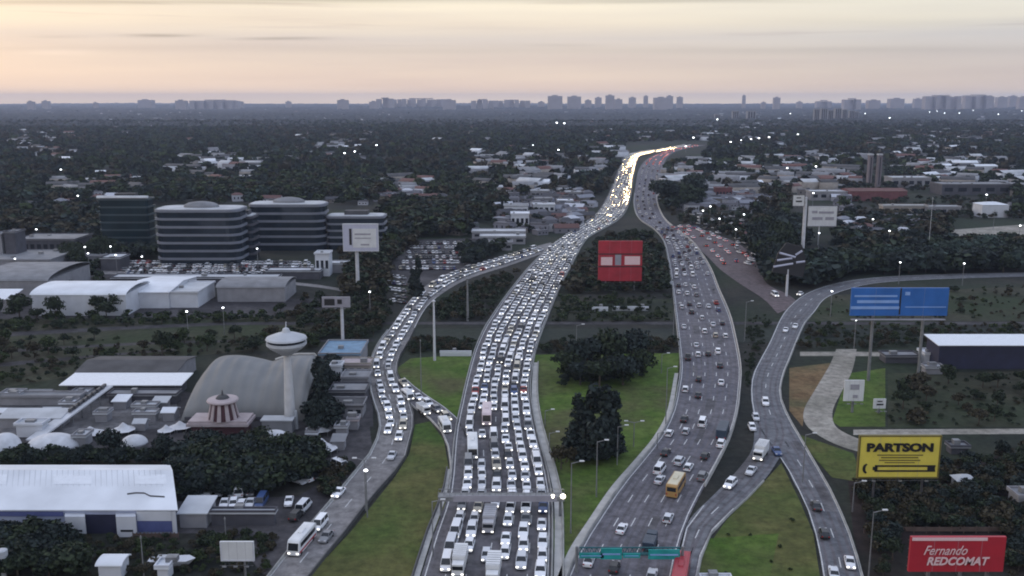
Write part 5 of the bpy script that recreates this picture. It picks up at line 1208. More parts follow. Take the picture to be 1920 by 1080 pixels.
# ------------------------------------------------------------ houses of the suburbs
def house_mesh(w, d, h, rise, gx):
    a = MB(); a.box(-w / 2, w / 2, -d / 2, d / 2, 0, h)
    for k in range(2): pass
    b = MB(); o = .4
    if gx == 0: b.slab([(-d / 2 - o, h - .15), (0, h + rise), (d / 2 + o, h - .15), (d / 2 + o, h + .05), (0, h + rise + .22), (-d / 2 - o, h + .05)], -w / 2 - o, w / 2 + o); a.add([(-w / 2, -d / 2, h), (-w / 2, d / 2, h), (-w / 2, 0, h + rise)], [(0, 1, 2)]); a.add([(w / 2, -d / 2, h), (w / 2, d / 2, h), (w / 2, 0, h + rise)], [(0, 1, 2)])
    elif gx == 1: b.box(-w / 2 - .2, w / 2 + .2, -d / 2 - .2, d / 2 + .2, h + .003, h + .4); b.box(w * .1, w * .35, 0, d * .3, h + .4, h + 1.8)
    else: b.add([(-w / 2 - o, -d / 2 - o, h), (w / 2 + o, -d / 2 - o, h), (w / 2 + o, d / 2 + o, h), (-w / 2 - o, d / 2 + o, h), (-w / 5, 0, h + rise), (w / 5, 0, h + rise)], [(0, 3, 2, 1), (0, 1, 5, 4), (2, 3, 4, 5), (1, 2, 5), (3, 0, 4)])
    out = [a.mesh('wall', 'house_wall'), b.mesh('roof', 'house_roof')]
    for sx in (-.3, .05, .32): c = MB(); c.box(sx * w - .6, sx * w + .6, -d / 2 - .05, -d / 2 + .05, h * .35, h * .7); out.append(c.mesh('window', 'glass_dark'))
    return out
HM = [house_mesh(12, 9, 3.4, 2.2, 0), house_mesh(10, 10, 6.2, 2.0, 2), house_mesh(14, 9, 5.8, 0, 1), house_mesh(18, 10, 4, 2.4, 0), house_mesh(9, 8, 3.2, 0, 1)]
WC = [('white', (.44, .45, .50)), ('grey', (.17, .17, .20)), ('beige', (.20, .18, .165)), ('grey', (.24, .24, .28))]
RC = [('pale', (.22, .23, .27)), ('grey', (.12, .12, .14)), ('dark', (.055, .055, .065)), ('red', (.12, .06, .055)), ('white', (.52, .54, .60))]
KEEP = [[(180, 385), (730, 385), (730, 520), (180, 520)], [(-60, 425), (190, 425), (190, 620), (-60, 620)], [(180, 500), (640, 500), (640, 600), (180, 600)], [(640, 415), (712, 415), (712, 552), (640, 552)],
        [(745, 445), (905, 440), (1000, 462), (830, 545), (740, 585)], [(880, 425), (1060, 400), (1060, 470), (870, 500)], [(1100, 368), (1195, 368), (1195, 470), (1060, 470)], [(1170, 268), (1330, 264), (1330, 280), (1250, 300), (1250, 430), (1170, 430)],
        [(1235, 395), (1415, 395), (1425, 505), (1240, 500)], [(1480, 355), (1575, 355), (1575, 500), (1480, 500)], [(1612, 300), (1664, 300), (1664, 354), (1612, 354)], [(1590, 352), (1900, 345), (1900, 412), (1590, 412)], [(1760, 410), (1960, 405), (1960, 460), (1760, 460)],
        [(1440, 450), (1520, 450), (1520, 560), (1440, 560)], [(1500, 180), (1620, 180), (1620, 226), (1500, 226)], [(993, 365), (1100, 365), (1100, 400), (993, 400)]]
def blocked(px, py, keep=True, pad=0):
    b = np.zeros(np.shape(px), bool)
    for P in CLEAR: b |= inpoly(px, py, P)
    if keep:
        for P in KEEP: b |= inpoly(px, py, P)
    return b
hs = []
n = 2100
rowv = 206 + (455 - 206) * rng.random(n * 3) ** 1.25; colv = rng.uniform(-20, 1940, n * 3)
cl_ = np.array([bpy.app and 0])
for x, y in zip(colv, rowv):
    c = math.sin(x * .011 + y * .05) + math.sin(x * .023 - y * .031 + 2) + .9 * (x > 1280) + .8 * (900 < x < 1150 and y > 290)
    if c + rng.normal() * .7 < (.95 if x < 880 else .7): continue
    if blocked(np.array([x, x]), np.array([y, y - 5]))[0:2].any(): continue
    hs.append((G(x, y), x, y))
for P_, n_ in (([(985, 325), (1135, 325), (1100, 420), (1050, 440), (940, 440), (940, 390)], 60), ([(1245, 300), (1330, 300), (1420, 345), (1420, 400), (1290, 398), (1250, 370)], 30), ([(1420, 330), (1600, 330), (1600, 372), (1420, 372)], 14), ([(1700, 300), (1925, 300), (1925, 352), (1700, 352)], 22)):
    for _ in range(n_ * 3):
        x = rng.uniform(930, 1930); y = rng.uniform(300, 440)
        for __ in range(200):
            x = rng.uniform(min(a for a, b in P_), max(a for a, b in P_)); y = rng.uniform(min(b for a, b in P_), max(b for a, b in P_))
            if inpoly([x], [y], P_)[0]: break
        if any(abs(x - b) < 7 and abs(y - c) < 4 for a, b, c in hs) or blocked(np.array([x - 5, x + 5, x]), np.array([y, y, y - 8]), keep=False).any(): continue
        hs.append((G(x, y), x, y)); n_ -= 1
        if n_ <= 0: break
hs.sort(key=lambda t: t[0].y)
ROAD_HOUSES = hs[:290]; FARH = random.sample(hs[290:], min(820, len(hs) - 290))
hz = {}
def hzone(x, y):
    side = 'left suburb' if x < 640 else 'suburb left of the jam' if x < 1170 else 'suburb right of the highway' if x < 1560 else 'far right suburb'
    band = int((y - 206) // 14)
    return side, band
for p, x, y in ROAD_HOUSES: hz.setdefault(hzone(x, y), []).append((x, y, p))
bands = sorted({k[1] for k in hz}, reverse=True)
for (side, band), lst in hz.items():
    for i, (x, y, p) in enumerate(sorted(lst, key=lambda t: t[0])):
        hi = random.randrange(5); wn, wc = random.choice(WC); rn, rc = random.choices(RC, [20, 34, 28, 12, 6])[0]
        r = empty('house', p, f'{wn} house with {rn} roof, {side}, {ordn(bands.index(band) + 1)} row, {ordn(i + 1)} from left', 'house', 'houses of the suburbs', random.uniform(-.6, .6)); r.scale = (.85, .85, .85)
        for me, nm, cc in zip(HM[hi], ('wall', 'roof', 'window', 'window', 'window'), (wc, rc, (1, 1, 1), (1, 1, 1), (1, 1, 1))):
            o = link_mesh(nm, me, r); o.color = (*cc, 1)
def low_house(gx=0, w=12, d=10, h=5, rise=2):
    V = [(-w / 2, -d / 2, 0), (w / 2, -d / 2, 0), (w / 2, d / 2, 0), (-w / 2, d / 2, 0), (-w / 2, -d / 2, h), (w / 2, -d / 2, h), (w / 2, d / 2, h), (-w / 2, d / 2, h), (-w / 2, 0, h + rise), (w / 2, 0, h + rise)]
    Q = [(0, 1, 5, 4), (1, 2, 6, 5), (2, 3, 7, 6), (3, 0, 4, 7), (4, 5, 9, 8), (6, 7, 8, 9), (4, 8, 7, 7), (5, 6, 9, 9)]
    return np.array(V, float), np.array(Q[:6]), np.array([0, 0, 0, 0, 1, 1])
hv, hq, hm = low_house()
items = []
for p, x, y in FARH:
    s = random.uniform(.8, 1.5); wi = random.randrange(3); ri = random.choices([3, 4, 5, 6, 7], [6, 38, 12, 12, 32])[0]
    items.append((hv, hq, np.where(hm == 0, wi, ri), p, random.uniform(-.7, .7), (s * random.uniform(.8, 1.8), s, s)))
V, Q, M = merge('', items, '', ''); me = np_mesh('distant_houses', V, Q, M, ['wall_white', 'wall_grey', 'wall_beige', 'roof_white', 'roof_grey', 'roof_tile', 'roof_pale', 'roof_dark'])
o = bpy.data.objects.new('distant_houses', me); COL.objects.link(o); tag(o, 'mass of tiny pale houses scattered through the far suburbs', 'houses', None, 'stuff')
# ------------------------------------------------------------ trees
def crown(n, lobes, rx, rz, size, seed, z0=0.0, shape='round'):
    """leaf clumps as small quads spread over and through several lobes"""
    g_ = np.random.default_rng(seed); L_ = []
    for k in range(lobes):
        if shape == 'tall': t = (k + .5) / lobes; a = g_.uniform(0, 6.28); rr = rx * .35 * (1 - t * .5); L_.append((rr * math.cos(a), rr * math.sin(a), rz * 2 * t, rx * (1.0 - .55 * t) * g_.uniform(.75, 1), rz / lobes * 2.3))
        else:
            a = 6.28 * k / lobes + g_.uniform(-.4, .4); e = g_.uniform(.1, .62) * rx if k else 0; zz = rz * g_.uniform(.55, 1.25) if k else rz * 1.3; s = g_.uniform(.42, .66); L_.append((e * math.cos(a), e * math.sin(a), zz, rx * s, rz * s * .95))
    V = []; Q = []
    for i in range(n):
        l = L_[g_.integers(len(L_))]; d = g_.normal(size=3); d /= np.linalg.norm(d); 
        if d[2] < -.35: d[2] *= .4
        r_ = g_.uniform(.62, 1.06); c = np.array([l[0] + d[0] * l[3] * r_, l[1] + d[1] * l[3] * r_, l[2] + d[2] * l[4] * r_ + z0])
        nrm = d + g_.normal(size=3) * .55; nrm /= np.linalg.norm(nrm); a = np.cross(nrm, [.3, .2, 1.0]); a /= np.linalg.norm(a) + 1e-9; b = np.cross(nrm, a); s = size * g_.uniform(.6, 1.35)
        o = len(V); j = g_.uniform(.6, 1.2, 4)
        V += [c - a * s * j[0] - b * s * .7, c + a * s * j[1] - b * s * .6, c + a * s * .7 + b * s * j[2], c - a * s * .8 + b * s * j[3]]; Q.append([o, o + 1, o + 2, o + 3])
    return np.array(V), np.array(Q)
def trunk_mb(h, r, rx, tall=False):
    q = MB(); q.tube((0, 0, -.2), (0, 0, h * .55), r, r * .7, 8); q.tube((0, 0, h * .55), (.1, .05, h), r * .7, r * .3, 6)
    if not tall:
        for k in range(5): a = 1.3 * k; q.tube((0, 0, h * (.4 + .08 * k)), (rx * .55 * math.cos(a), rx * .55 * math.sin(a), h * (.75 + .07 * k)), r * .35, r * .12, 5)
    return q
# kind: (quads, lobes, radius, half height, leaf size, shape, clear trunk)
TK = {'round': (1100, 11, 4.6, 3.6, .34, 'round', 1.6), 'broad': (1200, 13, 5.6, 3.2, .38, 'round', 1.6), 'tall': (1000, 8, 2.6, 6.2, .36, 'tall', .8), 'loose': (480, 9, 4.0, 3.2, .36, 'round', 1.8), 'bush': (420, 6, 2.2, 1.4, .26, 'round', .2)}
TM = {}
for i, (k, (nq, lb, rx, rz_, sz, sh, ct)) in enumerate(TK.items()):
    for fk in FOL:
        pass
    for var in range(3):
        V, Q = crown(nq, lb, rx, rz_, sz, 100 + i * 10 + var, ct, sh)
        tm = trunk_mb(ct + rz_ * (1.5 if sh != 'tall' else 1.7), .28 if k != 'bush' else .1, rx, sh == 'tall').mesh('trunk', 'bark')
        for fk in FOL: TM[(k, var, fk)] = (np_mesh('crown', V, Q, np.zeros(len(Q), int), [FOL[fk]]), tm)
# used meshes only are kept by Blender; unused ones are dropped at the end
THEIGHT = {'round': 9.6, 'broad': 9.2, 'tall': 14, 'loose': 8.8, 'bush': 3.6}
NT = [0]
def tree(p, kind, fol, s, label, group, sz=None):
    var = random.randrange(3); cm, tm = TM[(kind, var, fol)]; NT[0] += 1
    r = empty('tree' if kind != 'bush' else 'bush', p, label, 'tree' if kind != 'bush' else 'bush', group, random.uniform(0, 6.28)); r.scale = (s, s, (sz or s))
    link_mesh('crown', cm, r); link_mesh('trunk', tm, r)
PT = []
def pxtree(px, foot, top, wpx, kind, fol, label, group=None):
    PT.append((px, foot, top, wpx, kind, fol, label, group))
def grow(t):
    px, foot, top, wpx, kind, fol, label, group = t
    p = G(px, foot); H_ = Hgt(p.y, top); rx = TK[kind][2]; s = wpx * mpp(p.y, H_ / 2) / 2 / rx / .98; tree(p, kind, fol, s, label, group, H_ / THEIGHT[kind])
for i, (x, f, t, w, l) in enumerate([(1066, 712, 646, 62, 'leftmost of the round cluster on the centre green'), (1100, 706, 618, 76, 'tall one second from left in the round cluster on the centre green'), (1140, 702, 602, 86, 'tallest of the round cluster on the centre green'),
        (1184, 690, 606, 76, 'right shoulder of the round cluster on the centre green'), (1204, 706, 644, 58, 'rightmost of the round cluster on the centre green'), (1168, 722, 654, 72, 'front right of the round cluster on the centre green'),
        (1124, 726, 664, 68, 'front middle of the round cluster on the centre green'), (1088, 722, 668, 58, 'front left of the round cluster on the centre green')]):
    pxtree(x, f, t, w, 'round', ('dark', 'blue')[i % 2], 'dark round tree, ' + l, 'round trees on the centre green')
for i, (x, f, t, w, l) in enumerate([(1084, 846, 738, 48, 'left of the tall black clump on the centre green'), (1106, 852, 720, 56, 'second from left in the tall black clump'), (1134, 860, 720, 56, 'third and widest of the tall black clump'), (1150, 846, 734, 46, 'right side of the tall black clump'), (1120, 872, 766, 76, 'front of the tall black clump')]):
    pxtree(x, f, t, w, 'tall' if i != 4 else 'round', 'blue', 'black tall tree, ' + l, 'tall clump on the centre green')
for i, (x, f, t, w, l) in enumerate([(1052, 880, 828, 40, 'left'), (1070, 876, 832, 30, 'right'), (1040, 866, 840, 24, 'smallest, leftmost')]): pxtree(x, f, t, w, 'loose', 'brown', f'thin brown tree beside the tall black clump, {l}', 'brown trees beside the jam')
def belt(poly, n, kinds, fols, hpx, label, group, seed, wide=1.0, order=True):
    """countable trees of one stand; the label counts them from the left"""
    g_ = np.random.default_rng(seed); xs = [p[0] for p in poly]; ys = [p[1] for p in poly]; pts = []
    tries = 0
    while len(pts) < n and tries < 5000:
        tries += 1; x = g_.uniform(min(xs), max(xs)); y = g_.uniform(min(ys), max(ys))
        if not inpoly([x], [y], poly)[0]: continue
        h = g_.uniform(*hpx)
        if blocked(np.array([x, x, x]), np.array([y, y - h, y - h / 2]), keep=False).any(): continue
        if any(abs(x - a) < 9 * wide and abs(y - b) < 6 for a, b, _ in pts): continue
        pts.append((x, y, h))
    for i, (x, y, h) in enumerate(sorted(pts)):
        k = kinds[g_.integers(len(kinds))]; f = fols[g_.integers(len(fols))]; ar = {'round': .95, 'broad': 1.25, 'tall': .42, 'loose': .9, 'bush': 1.25}[k]
        word = {'round': 'round', 'broad': 'broad', 'tall': 'narrow', 'loose': 'thin', 'bush': 'low'}[k]; cw = {'dark': 'dark', 'green': 'green', 'brown': 'brownish', 'blue': 'black', 'teal': 'blue green'}[f]
        pxtree(x, y, y - h, h * ar * wide * g_.uniform(.85, 1.2), k, f, f'{word} {cw} {"bush" if k == "bush" else "tree"} {label}, {ordn(i + 1)} from left', group)
belt([(335, 855), (600, 850), (590, 905), (500, 915), (345, 935)], 30, ['round', 'broad'], ['blue', 'dark'], (42, 70), 'in the black tree mass right of the warehouse roof', 'black tree mass', 1)
belt([(100, 862), (340, 862), (340, 872), (100, 872)], 13, ['round', 'broad'], ['blue'], (26, 40), 'in the dark row behind the white warehouse', 'dark row behind the warehouse', 2)
pxtree(210, 862, 794, 58, 'round', 'blue', 'round black tree rising among the pale tents', None)
pxtree(308, 866, 806, 50, 'round', 'blue', 'round black tree right of the small humped tent', None)
pxtree(66, 868, 838, 46, 'round', 'blue', 'low black tree under the long shell roof', None)
belt([(-20, 1030), (130, 1020), (150, 1085), (-20, 1085)], 12, ['round', 'broad'], ['dark', 'blue'], (45, 70), 'in the bottom left corner below the warehouse', 'bottom left corner trees', 3)
belt([(130, 1020), (260, 1015), (280, 1050), (400, 1040), (410, 1085), (230, 1085), (150, 1050)], 14, ['bush', 'loose'], ['brown', 'green'], (16, 32), 'in the scrub below the warehouse front', 'scrub below the warehouse', 4)
belt([(340, 1005), (410, 1000), (520, 1010), (500, 1080), (480, 1050), (360, 1060)], 12, ['bush'], ['green', 'dark'], (12, 24), 'on the grass left of the coach road', 'bushes left of the coach road', 5)
for i, (x, f, t, w) in enumerate([(598, 772, 668, 34), (608, 790, 690, 34), (598, 812, 734, 36), (614, 742, 676, 28), (592, 826, 770, 34)]): pxtree(x, f, t, w, 'tall' if i < 2 else 'round', 'blue', f'black tree between the tower and the grey terraces, {ordn(i + 1)} of five', 'trees between tower and terraces')
for i, (x, f, t, w) in enumerate([(0, 600, 552, 20), (38, 604, 543, 52), (105, 602, 545, 40), (70, 606, 572, 30), (183, 594, 546, 34), (218, 590, 539, 40), (200, 598, 560, 40)]): pxtree(x, f, t, w, 'round', 'dark', f'round dark tree in front of the long pale halls, {ordn(i + 1)} of seven', 'round trees before the halls')
belt([(-20, 604), (330, 592), (520, 584), (600, 596), (560, 606), (-20, 622)], 34, ['round', 'broad', 'loose'], ['dark', 'green'], (14, 24), 'in the hedge line below the long pale halls', 'hedge line below the halls', 6)
belt([(-20, 640), (600, 625), (600, 650), (345, 672), (120, 712), (-20, 735)], 42, ['round', 'loose', 'broad'], ['brown', 'dark', 'green'], (18, 40), 'in the scrub belt behind the bright white canopy', 'scrub belt behind the canopy', 7)
pxtree(305, 672, 610, 44, 'round', 'dark', 'tall dark tree standing above the scrub belt behind the canopy', None)
belt([(540, 600), (690, 590), (690, 640), (580, 648)], 12, ['loose', 'round'], ['dark', 'brown'], (16, 30), 'beside the pole of the thin dark sign', 'trees by the thin dark sign', 8)
belt([(700, 585), (735, 575), (735, 600), (700, 640)], 5, ['loose'], ['dark'], (14, 24), 'left of the branch queue', 'trees left of the branch queue', 9)
for i, (x, f, t, w) in enumerate([(783, 560, 480, 26), (776, 556, 504, 22)]): pxtree(x, f, t, w, 'tall', 'blue', f'dark narrow tree where the branch queue bends, {("taller", "shorter")[i]} of two', 'narrow trees at the bend')
belt([(880, 520), (985, 488), (960, 520), (900, 560), (780, 605), (810, 570)], 14, ['loose', 'bush'], ['dark', 'brown'], (8, 18), 'between the branch queue and the jam', 'trees between branch and jam', 10)
belt([(770, 645), (880, 640), (880, 655), (760, 664)], 8, ['bush', 'loose'], ['dark'], (12, 22), 'on the bank above the green wedge', 'bank above the green wedge', 11)
belt([(1104, 452), (1240, 440), (1248, 470), (1252, 540), (1060, 545), (1080, 500)], 26, ['round', 'broad'], ['dark', 'brown'], (16, 30), 'around the red billboard between the carriageways', 'trees around the red billboard', 12)
belt([(1045, 560), (1258, 555), (1262, 600), (1035, 604)], 12, ['bush', 'loose'], ['dark', 'green'], (10, 20), 'on the dark bank between the carriageways', 'bank between the carriageways', 13)
belt([(1418, 470), (1478, 480), (1450, 530), (1418, 515)], 12, ['round', 'broad'], ['dark', 'blue'], (44, 86), 'in the dark wood right of the market cars', 'dark wood right of the market', 14, .8)
belt([(1425, 425), (1500, 425), (1500, 470), (1425, 470)], 12, ['round', 'broad'], ['dark', 'blue'], (28, 44), 'behind the fan shaped sign', 'wood behind the fan sign', 15)
belt([(1515, 500), (1640, 500), (1925, 480), (1925, 512), (1600, 516), (1520, 535)], 40, ['round', 'broad'], ['dark', 'blue', 'teal'], (28, 58), 'in the wood behind the blue billboard', 'wood behind the blue billboard', 16, 1.1)
belt([(1570, 420), (1780, 420), (1780, 470), (1570, 480)], 26, ['round', 'broad'], ['dark', 'brown', 'blue'], (18, 34), 'in the grove below the red roofed building', 'grove below the red roof', 17)
belt([(1236, 372), (1300, 372), (1290, 392), (1246, 392)], 9, ['round', 'broad'], ['blue', 'dark'], (36, 64), 'in the black clump right of the far highway', 'black clump by the far highway', 18)
belt([(1500, 560), (1920, 540), (1920, 600), (1500, 600)], 20, ['bush', 'loose'], ['dark', 'green', 'brown'], (9, 18), 'in the field under the blue billboard', 'field under the blue billboard', 19)
belt([(1500, 645), (1750, 640), (1750, 655), (1500, 658)], 12, ['bush', 'loose'], ['dark', 'brown'], (10, 18), 'on the bank below the blue billboard', 'bank below the blue billboard', 20)
belt([(1670, 720), (1925, 710), (1925, 800), (1670, 800)], 20, ['loose', 'bush', 'round'], ['dark', 'brown'], (18, 44), 'in the dark field below the navy warehouse', 'dark field below the navy warehouse', 21)
belt([(1600, 910), (1925, 850), (1925, 1085), (1900, 1085), (1885, 1000), (1700, 1000), (1690, 1085), (1650, 1085)], 46, ['loose', 'round', 'bush'], ['brown', 'dark', 'blue'], (22, 50), 'in the dark scrub below the yellow board', 'scrub below the yellow board', 22)
belt([(1400, 620), (1440, 610), (1425, 660), (1402, 720)], 5, ['bush'], ['dark'], (8, 14), 'between the open carriageway and the ramp', 'bushes by the ramp', 23)
belt([(600, 900), (650, 880), (640, 905), (600, 940)], 6, ['bush', 'loose'], ['brown'], (12, 24), 'in the dark yard beside the lower left road', 'bushes in the dark yard', 24)
belt([(1320, 1000), (1530, 960), (1530, 1080), (1320, 1080)], 7, ['bush'], ['green'], (6, 11), 'on the lower grass wedge', 'bushes on the grass wedge', 25)
belt([(150, 470), (280, 505), (150, 508), (90, 505)], 8, ['round'], ['dark'], (26, 50), 'left of the car park by the teal office', 'trees left of the car park', 26)
PT.sort(key=lambda t: -(t[1] - t[2]))
TR = [t for t in PT if t[4] != 'bush']; BU = [t for t in PT if t[4] == 'bush']
for t in TR[:298] + BU[:150]: grow(t)
REST = TR[298:] + BU[150:]
print('TREES', len(TR), len(BU))

# trees past counting: the tree canopy of the suburbs out to about three kilometres
def small_crown(nq, rx, h, size, seed):
    V, Q = crown(nq, 5, rx, h / 2.3, size, seed, h * .12, 'round'); return V, Q
NEARC = [small_crown(95, 4.4, 9, .95, 300 + i) for i in range(5)]; MIDC = [small_crown(330, 4.4, 9, .52, 340 + i) for i in range(5)]; FARC = [small_crown(26, 4.6, 9, 2.0, 320 + i) for i in range(5)]
items = []; under = []
FK = ['dark', 'green', 'brown', 'blue', 'teal']
for (px, foot, top, wpx, kind, fol, label, group) in REST:
    p = G(px, foot); H_ = Hgt(p.y, top); V, Q = random.choice(NEARC); s = wpx * mpp(p.y, 0) / 2 / 4.6; items.append((V, Q, np.full(len(Q), FK.index(fol)), p, random.uniform(0, 6), (s, s, H_ / 9.2)))
def fill(poly, n, hm, fols, z=1.0, lst=None):
    xs = [a[0] for a in poly]; ys = [a[1] for a in poly]; lst = under if lst is None else lst; k = 0
    for _ in range(n * 12):
        if k >= n: break
        y = rng.uniform(min(ys), max(ys)); x = rng.uniform(min(xs), max(xs)); h = rng.uniform(*hm); p = G(x, y)
        if not inpoly([x], [y], poly)[0]: continue
        yt = PX(p.x, p.y, h)[1]
        if blocked(np.array([x, x, x]), np.array([y, yt, (y + yt) / 2]), keep=False).any(): continue
        V, Q = (MIDC if p.y < 330 else NEARC)[rng.integers(5)]; w = h * rng.uniform(.10, .16) * z; k += 1
        lst.append((V, Q, np.full(len(Q), FK.index(fols[rng.integers(len(fols))])), p, rng.uniform(0, 6), (w, w, h / 9.2)))
fill([(335, 862), (500, 850), (610, 856), (590, 900), (520, 925), (350, 940)], 230, (3, 7), ['blue', 'dark'])
fill([(-20, 862), (345, 858), (345, 874), (-20, 876)], 70, (2, 4.5), ['blue', 'dark'])
fill([(-20, 1020), (140, 1012), (160, 1085), (-20, 1085)], 90, (3, 6), ['dark', 'blue'])
fill([(140, 1008), (400, 1004), (520, 1000), (500, 1085), (140, 1085)], 220, (.6, 1.8), ['brown', 'dark', 'green'])
fill([(1600, 905), (1925, 850), (1925, 1085), (1890, 1085), (1890, 1000), (1690, 995), (1650, 1085), (1640, 1000)], 480, (.8, 3.8), ['brown', 'dark', 'blue', 'brown'])
fill([(1660, 715), (1925, 700), (1925, 800), (1670, 800)], 120, (.4, 1.6), ['dark', 'brown', 'dark'])
fill([(-20, 640), (600, 622), (600, 652), (345, 672), (120, 712), (-20, 735)], 230, (.7, 2.6), ['brown', 'dark', 'dark', 'green'])
fill([(-20, 604), (330, 594), (600, 590), (600, 600), (-20, 624)], 170, (1.0, 3.2), ['dark', 'green', 'dark'])
fill([(1090, 446), (1232, 440), (1250, 480), (1256, 550), (1045, 552), (1075, 500)], 330, (3, 7), ['dark', 'dark', 'brown'])
fill([(1040, 560), (1260, 555), (1264, 604), (1032, 606)], 200, (.8, 3), ['dark', 'green'])
fill([(1035, 640), (1268, 640), (1270, 662), (1010, 664)], 160, (1, 3.2), ['dark', 'brown'])
fill([(755, 640), (890, 640), (880, 660), (748, 664)], 90, (1, 3.2), ['dark', 'brown'])
fill([(830, 560), (900, 530), (975, 505), (940, 560), (915, 602), (800, 604)], 240, (1, 4), ['dark', 'brown', 'dark'])
fill([(560, 560), (720, 560), (725, 600), (690, 640), (560, 640)], 200, (1.5, 5), ['dark', 'brown', 'dark'])
fill([(1500, 500), (1925, 484), (1925, 510), (1600, 516), (1505, 545)], 520, (6, 12), ['dark', 'blue', 'teal'])
fill([(1416, 440), (1500, 430), (1500, 520), (1450, 545), (1418, 515)], 260, (6, 13), ['dark', 'blue'])
fill([(1570, 412), (1785, 412), (1785, 475), (1570, 490)], 330, (4, 10), ['dark', 'brown', 'blue'])
fill([(1785, 455), (1925, 458), (1925, 490), (1785, 490)], 150, (4, 9), ['dark', 'brown'])
fill([(1500, 555), (1925, 535), (1925, 602), (1500, 602)], 130, (.5, 2.0), ['dark', 'brown', 'green'])
fill([(1500, 612), (1925, 612), (1925, 650), (1500, 655)], 260, (.8, 3), ['dark', 'brown', 'green'])
fill([(1395, 590), (1450, 590), (1420, 680), (1400, 760)], 80, (.6, 2), ['dark'])
fill([(1240, 368), (1330, 368), (1300, 396), (1250, 396)], 130, (6, 13), ['blue', 'dark'])
fill([(592, 700), (628, 690), (622, 810), (590, 812)], 90, (3, 7), ['blue'])
fill([(600, 880), (690, 862), (660, 900), (610, 945)], 50, (1, 3), ['brown', 'dark'])
fill([(700, 440), (790, 440), (760, 480), (700, 520)], 120, (5, 9), ['dark', 'brown'])
fill([(1050, 690), (1205, 680), (1210, 720), (1050, 726)], 60, (2, 5), ['dark', 'blue'])
fill([(1070, 830), (1162, 830), (1150, 874), (1080, 876)], 40, (3, 6), ['blue'])
fill([(1000, 330), (1130, 330), (1090, 430), (940, 440), (900, 400)], 260, (3, 6), ['dark', 'brown', 'blue'])
fill([(1590, 300), (1925, 300), (1925, 360), (1590, 360)], 420, (4, 8), ['dark', 'blue', 'brown'])
fill([(1590, 378), (1925, 370), (1925, 412), (1590, 412)], 220, (3, 6), ['dark', 'brown'])
fill([(1255, 395), (1420, 395), (1420, 470), (1300, 470)], 90, (3, 7), ['dark', 'brown'])
fill([(640, 470), (730, 470), (730, 560), (640, 560)], 160, (3, 7), ['dark', 'brown'])
fill([(180, 470), (290, 470), (300, 490), (180, 490)], 50, (4, 9), ['dark', 'blue'])
fill([(-20, 500), (200, 500), (200, 560), (-20, 560)], 60, (3, 6), ['dark'])
fill([(865, 470), (960, 462), (900, 492), (868, 500)], 60, (4, 9), ['dark', 'blue'])
fill([(-20, 395), (190, 395), (185, 468), (-20, 430)], 260, (6, 11), ['dark', 'blue', 'brown'])
fill([(720, 385), (900, 385), (880, 445), (720, 445)], 330, (6, 12), ['dark', 'blue', 'brown', 'green'])
fill([(180, 352), (730, 352), (730, 372), (180, 372)], 700, (8, 13), ['dark', 'blue', 'brown', 'green'])
V, Q, M = merge('', under, '', ''); o = bpy.data.objects.new('undergrowth', np_mesh('undergrowth', V, Q, M, [FOL[k] for k in FK])); COL.objects.link(o); tag(o, 'dark bushes and thicket filling the banks, scrub and wood floors', 'undergrowth', None, 'stuff')
def scatter(n, r0, r1, tmpl, hs_, power=1.0):
    u = rng.random(n); rowv = 1 / ((1 / (r0 - HROW)) * (1 - u) + (1 / (r1 - HROW)) * u) + HROW
    D = HC * F / (rowv - HROW); D1 = HC * F / (r0 - HROW); D2 = HC * F / (r1 - HROW)
    D = np.sqrt(rng.uniform(min(D1, D2) ** 2, max(D1, D2) ** 2, n)); X = rng.uniform(-.82, .82, n) * D
    d = D * CS + HC * SN; px = 960 + F * X / d; py = 540 - F * (D * SN - HC * CS) / d
    dt = D * CS + (HC - 9) * SN; pt = 540 - F * (D * SN + (9 - HC) * CS) / dt
    ok = ~(blocked(px, py) | blocked(px, pt) | blocked(px, (py + pt) / 2)) & (px > -420) & (px < 2340)
    # the wood thins where the suburb has yards and streets
    dens = np.sin(X * .013 + 1) * np.sin(D * .011) + np.sin(X * .031 + D * .017) * .6
    ok &= (dens + rng.normal(size=n) * .5) > -1.35
    hx = np.array([[p.x, p.y] for p, _, _ in hs])
    tone = np.sin(X * .009 + D * .004) + np.sin(D * .013 - X * .005 + 1.3) * .7 + rng.normal(size=n) * .3
    for i in np.nonzero(ok)[0]:
        dx = np.abs(hx[:, 0] - X[i]); dy = hx[:, 1] - D[i]
        if ((dx < 7) & (dy > -5) & (dy < 19)).any(): continue
        V, Q = tmpl[rng.integers(len(tmpl))]; s = rng.uniform(*hs_); items.append((V, Q, np.full(len(Q), rng.choice(5, p=[.36, .30, .06, .16, .12] if tone[i] > .5 else [.22, .06, .50, .14, .08] if tone[i] < -.55 else [.40, .10, .14, .28, .08])), (X[i], D[i], 0), rng.uniform(0, 6.28), (s * rng.uniform(.9, 1.3), s * rng.uniform(.9, 1.3), s * rng.uniform(.8, 1.15))))
scatter(10400, 470, 330, NEARC, (.5, 1.4))
scatter(47000, 330, 228, FARC, (.55, 1.45))
print('CANOPY', len(items))
V, Q, M = merge('', items, '', ''); me = np_mesh('suburb_treetops', V, Q, M, [FOL['dark'], FOL['green'], FOL['brown'], FOL['blue'], FOL['teal']])
o = bpy.data.objects.new('suburb_treetops', me); COL.objects.link(o); tag(o, 'dense dusky treetops covering the suburbs out to the horizon', 'woodland', None, 'stuff')
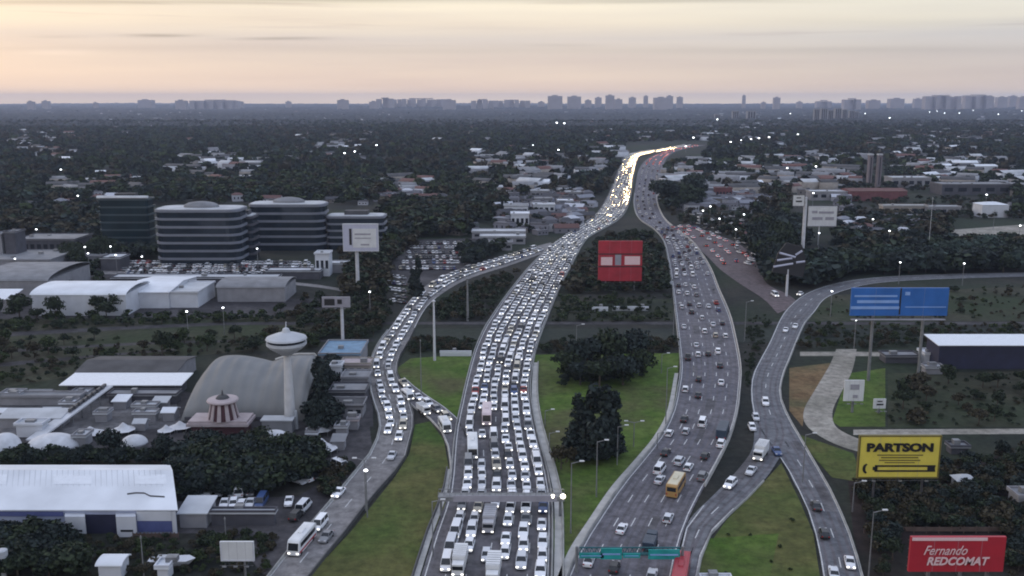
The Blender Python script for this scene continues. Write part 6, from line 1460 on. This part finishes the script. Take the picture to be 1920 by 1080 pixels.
# beyond that the canopy reads as one rough surface
nr, nc = 300, 860
Dv = 2700 * (15800 / 2700) ** (np.arange(nr) / (nr - 1)); uu = np.linspace(-.86, .86, nc)
DD, UU = np.meshgrid(Dv, uu, indexing='ij'); XX = UU * DD + rng.normal(size=DD.shape) * .25 * (1.72 / nc) * DD; YY = DD + rng.normal(size=DD.shape) * DD * .002
hh = 3 + 9 * rng.random(DD.shape) ** 1.5 + 2.5 * np.sin(XX * .004) * np.sin(YY * .003) + 3.5 * (rng.random(DD.shape) > .93) ; hh += np.clip(np.sin(XX * .0011 + 2) * np.sin(YY * .0009) + rng.normal(size=DD.shape) * .35, 0, 2) * 11 * (DD > 7500); hh[0] = -1; hh[-1] = -1
hh = np.where(rng.random(DD.shape) < .16, 1.5, hh)
V = np.stack([XX.ravel(), YY.ravel(), hh.ravel()], 1); idx = np.arange(nr * nc).reshape(nr, nc)
Q = np.stack([idx[:-1, :-1].ravel(), idx[:-1, 1:].ravel(), idx[1:, 1:].ravel(), idx[1:, :-1].ravel()], 1)
cc = (np.sin(XX * .003 + 1) * np.sin(YY * .0021) + rng.normal(size=XX.shape) * .5)[:-1, :-1].ravel(); M = np.digitize(cc, [-.6, .0, .45, .8])
mat('far_roofs', (.34, .33, .36), .9, .2, .01)
sel = rng.random(len(M)) < .004; M = np.where(sel, 5, M)
me = np_mesh('distant_woodland', V, Q, M, ['far_canopy_dark', 'far_canopy', 'far_canopy_dark', 'far_canopy', 'far_canopy', 'far_roofs'])
o = bpy.data.objects.new('distant_woodland', me); COL.objects.link(o); tag(o, 'hazy blue woodland and suburb reaching to the skyline', 'woodland', None, 'stuff')

for m in list(bpy.data.meshes):
    if m.users == 0: bpy.data.meshes.remove(m)

# ------------------------------------------------------------ haze
hb = MB(); hb.box(-16500, 16500, -450, 16500, -1, 165)
m = bpy.data.materials.new('haze_air'); m.use_nodes = True; n_ = m.node_tree.nodes; n_.remove(n_['Principled BSDF'])
pv = n_.new('ShaderNodeVolumePrincipled'); pv.inputs['Color'].default_value = (.64, .74, 1.0, 1); pv.inputs['Density'].default_value = 6.2e-5; pv.inputs['Anisotropy'].default_value = .2
m.node_tree.links.new(pv.outputs[0], n_['Material Output'].inputs['Volume']); MATS['haze_air'] = m
hz_ = hb.build('haze', 'haze_air'); tag(hz_, kind='stuff')
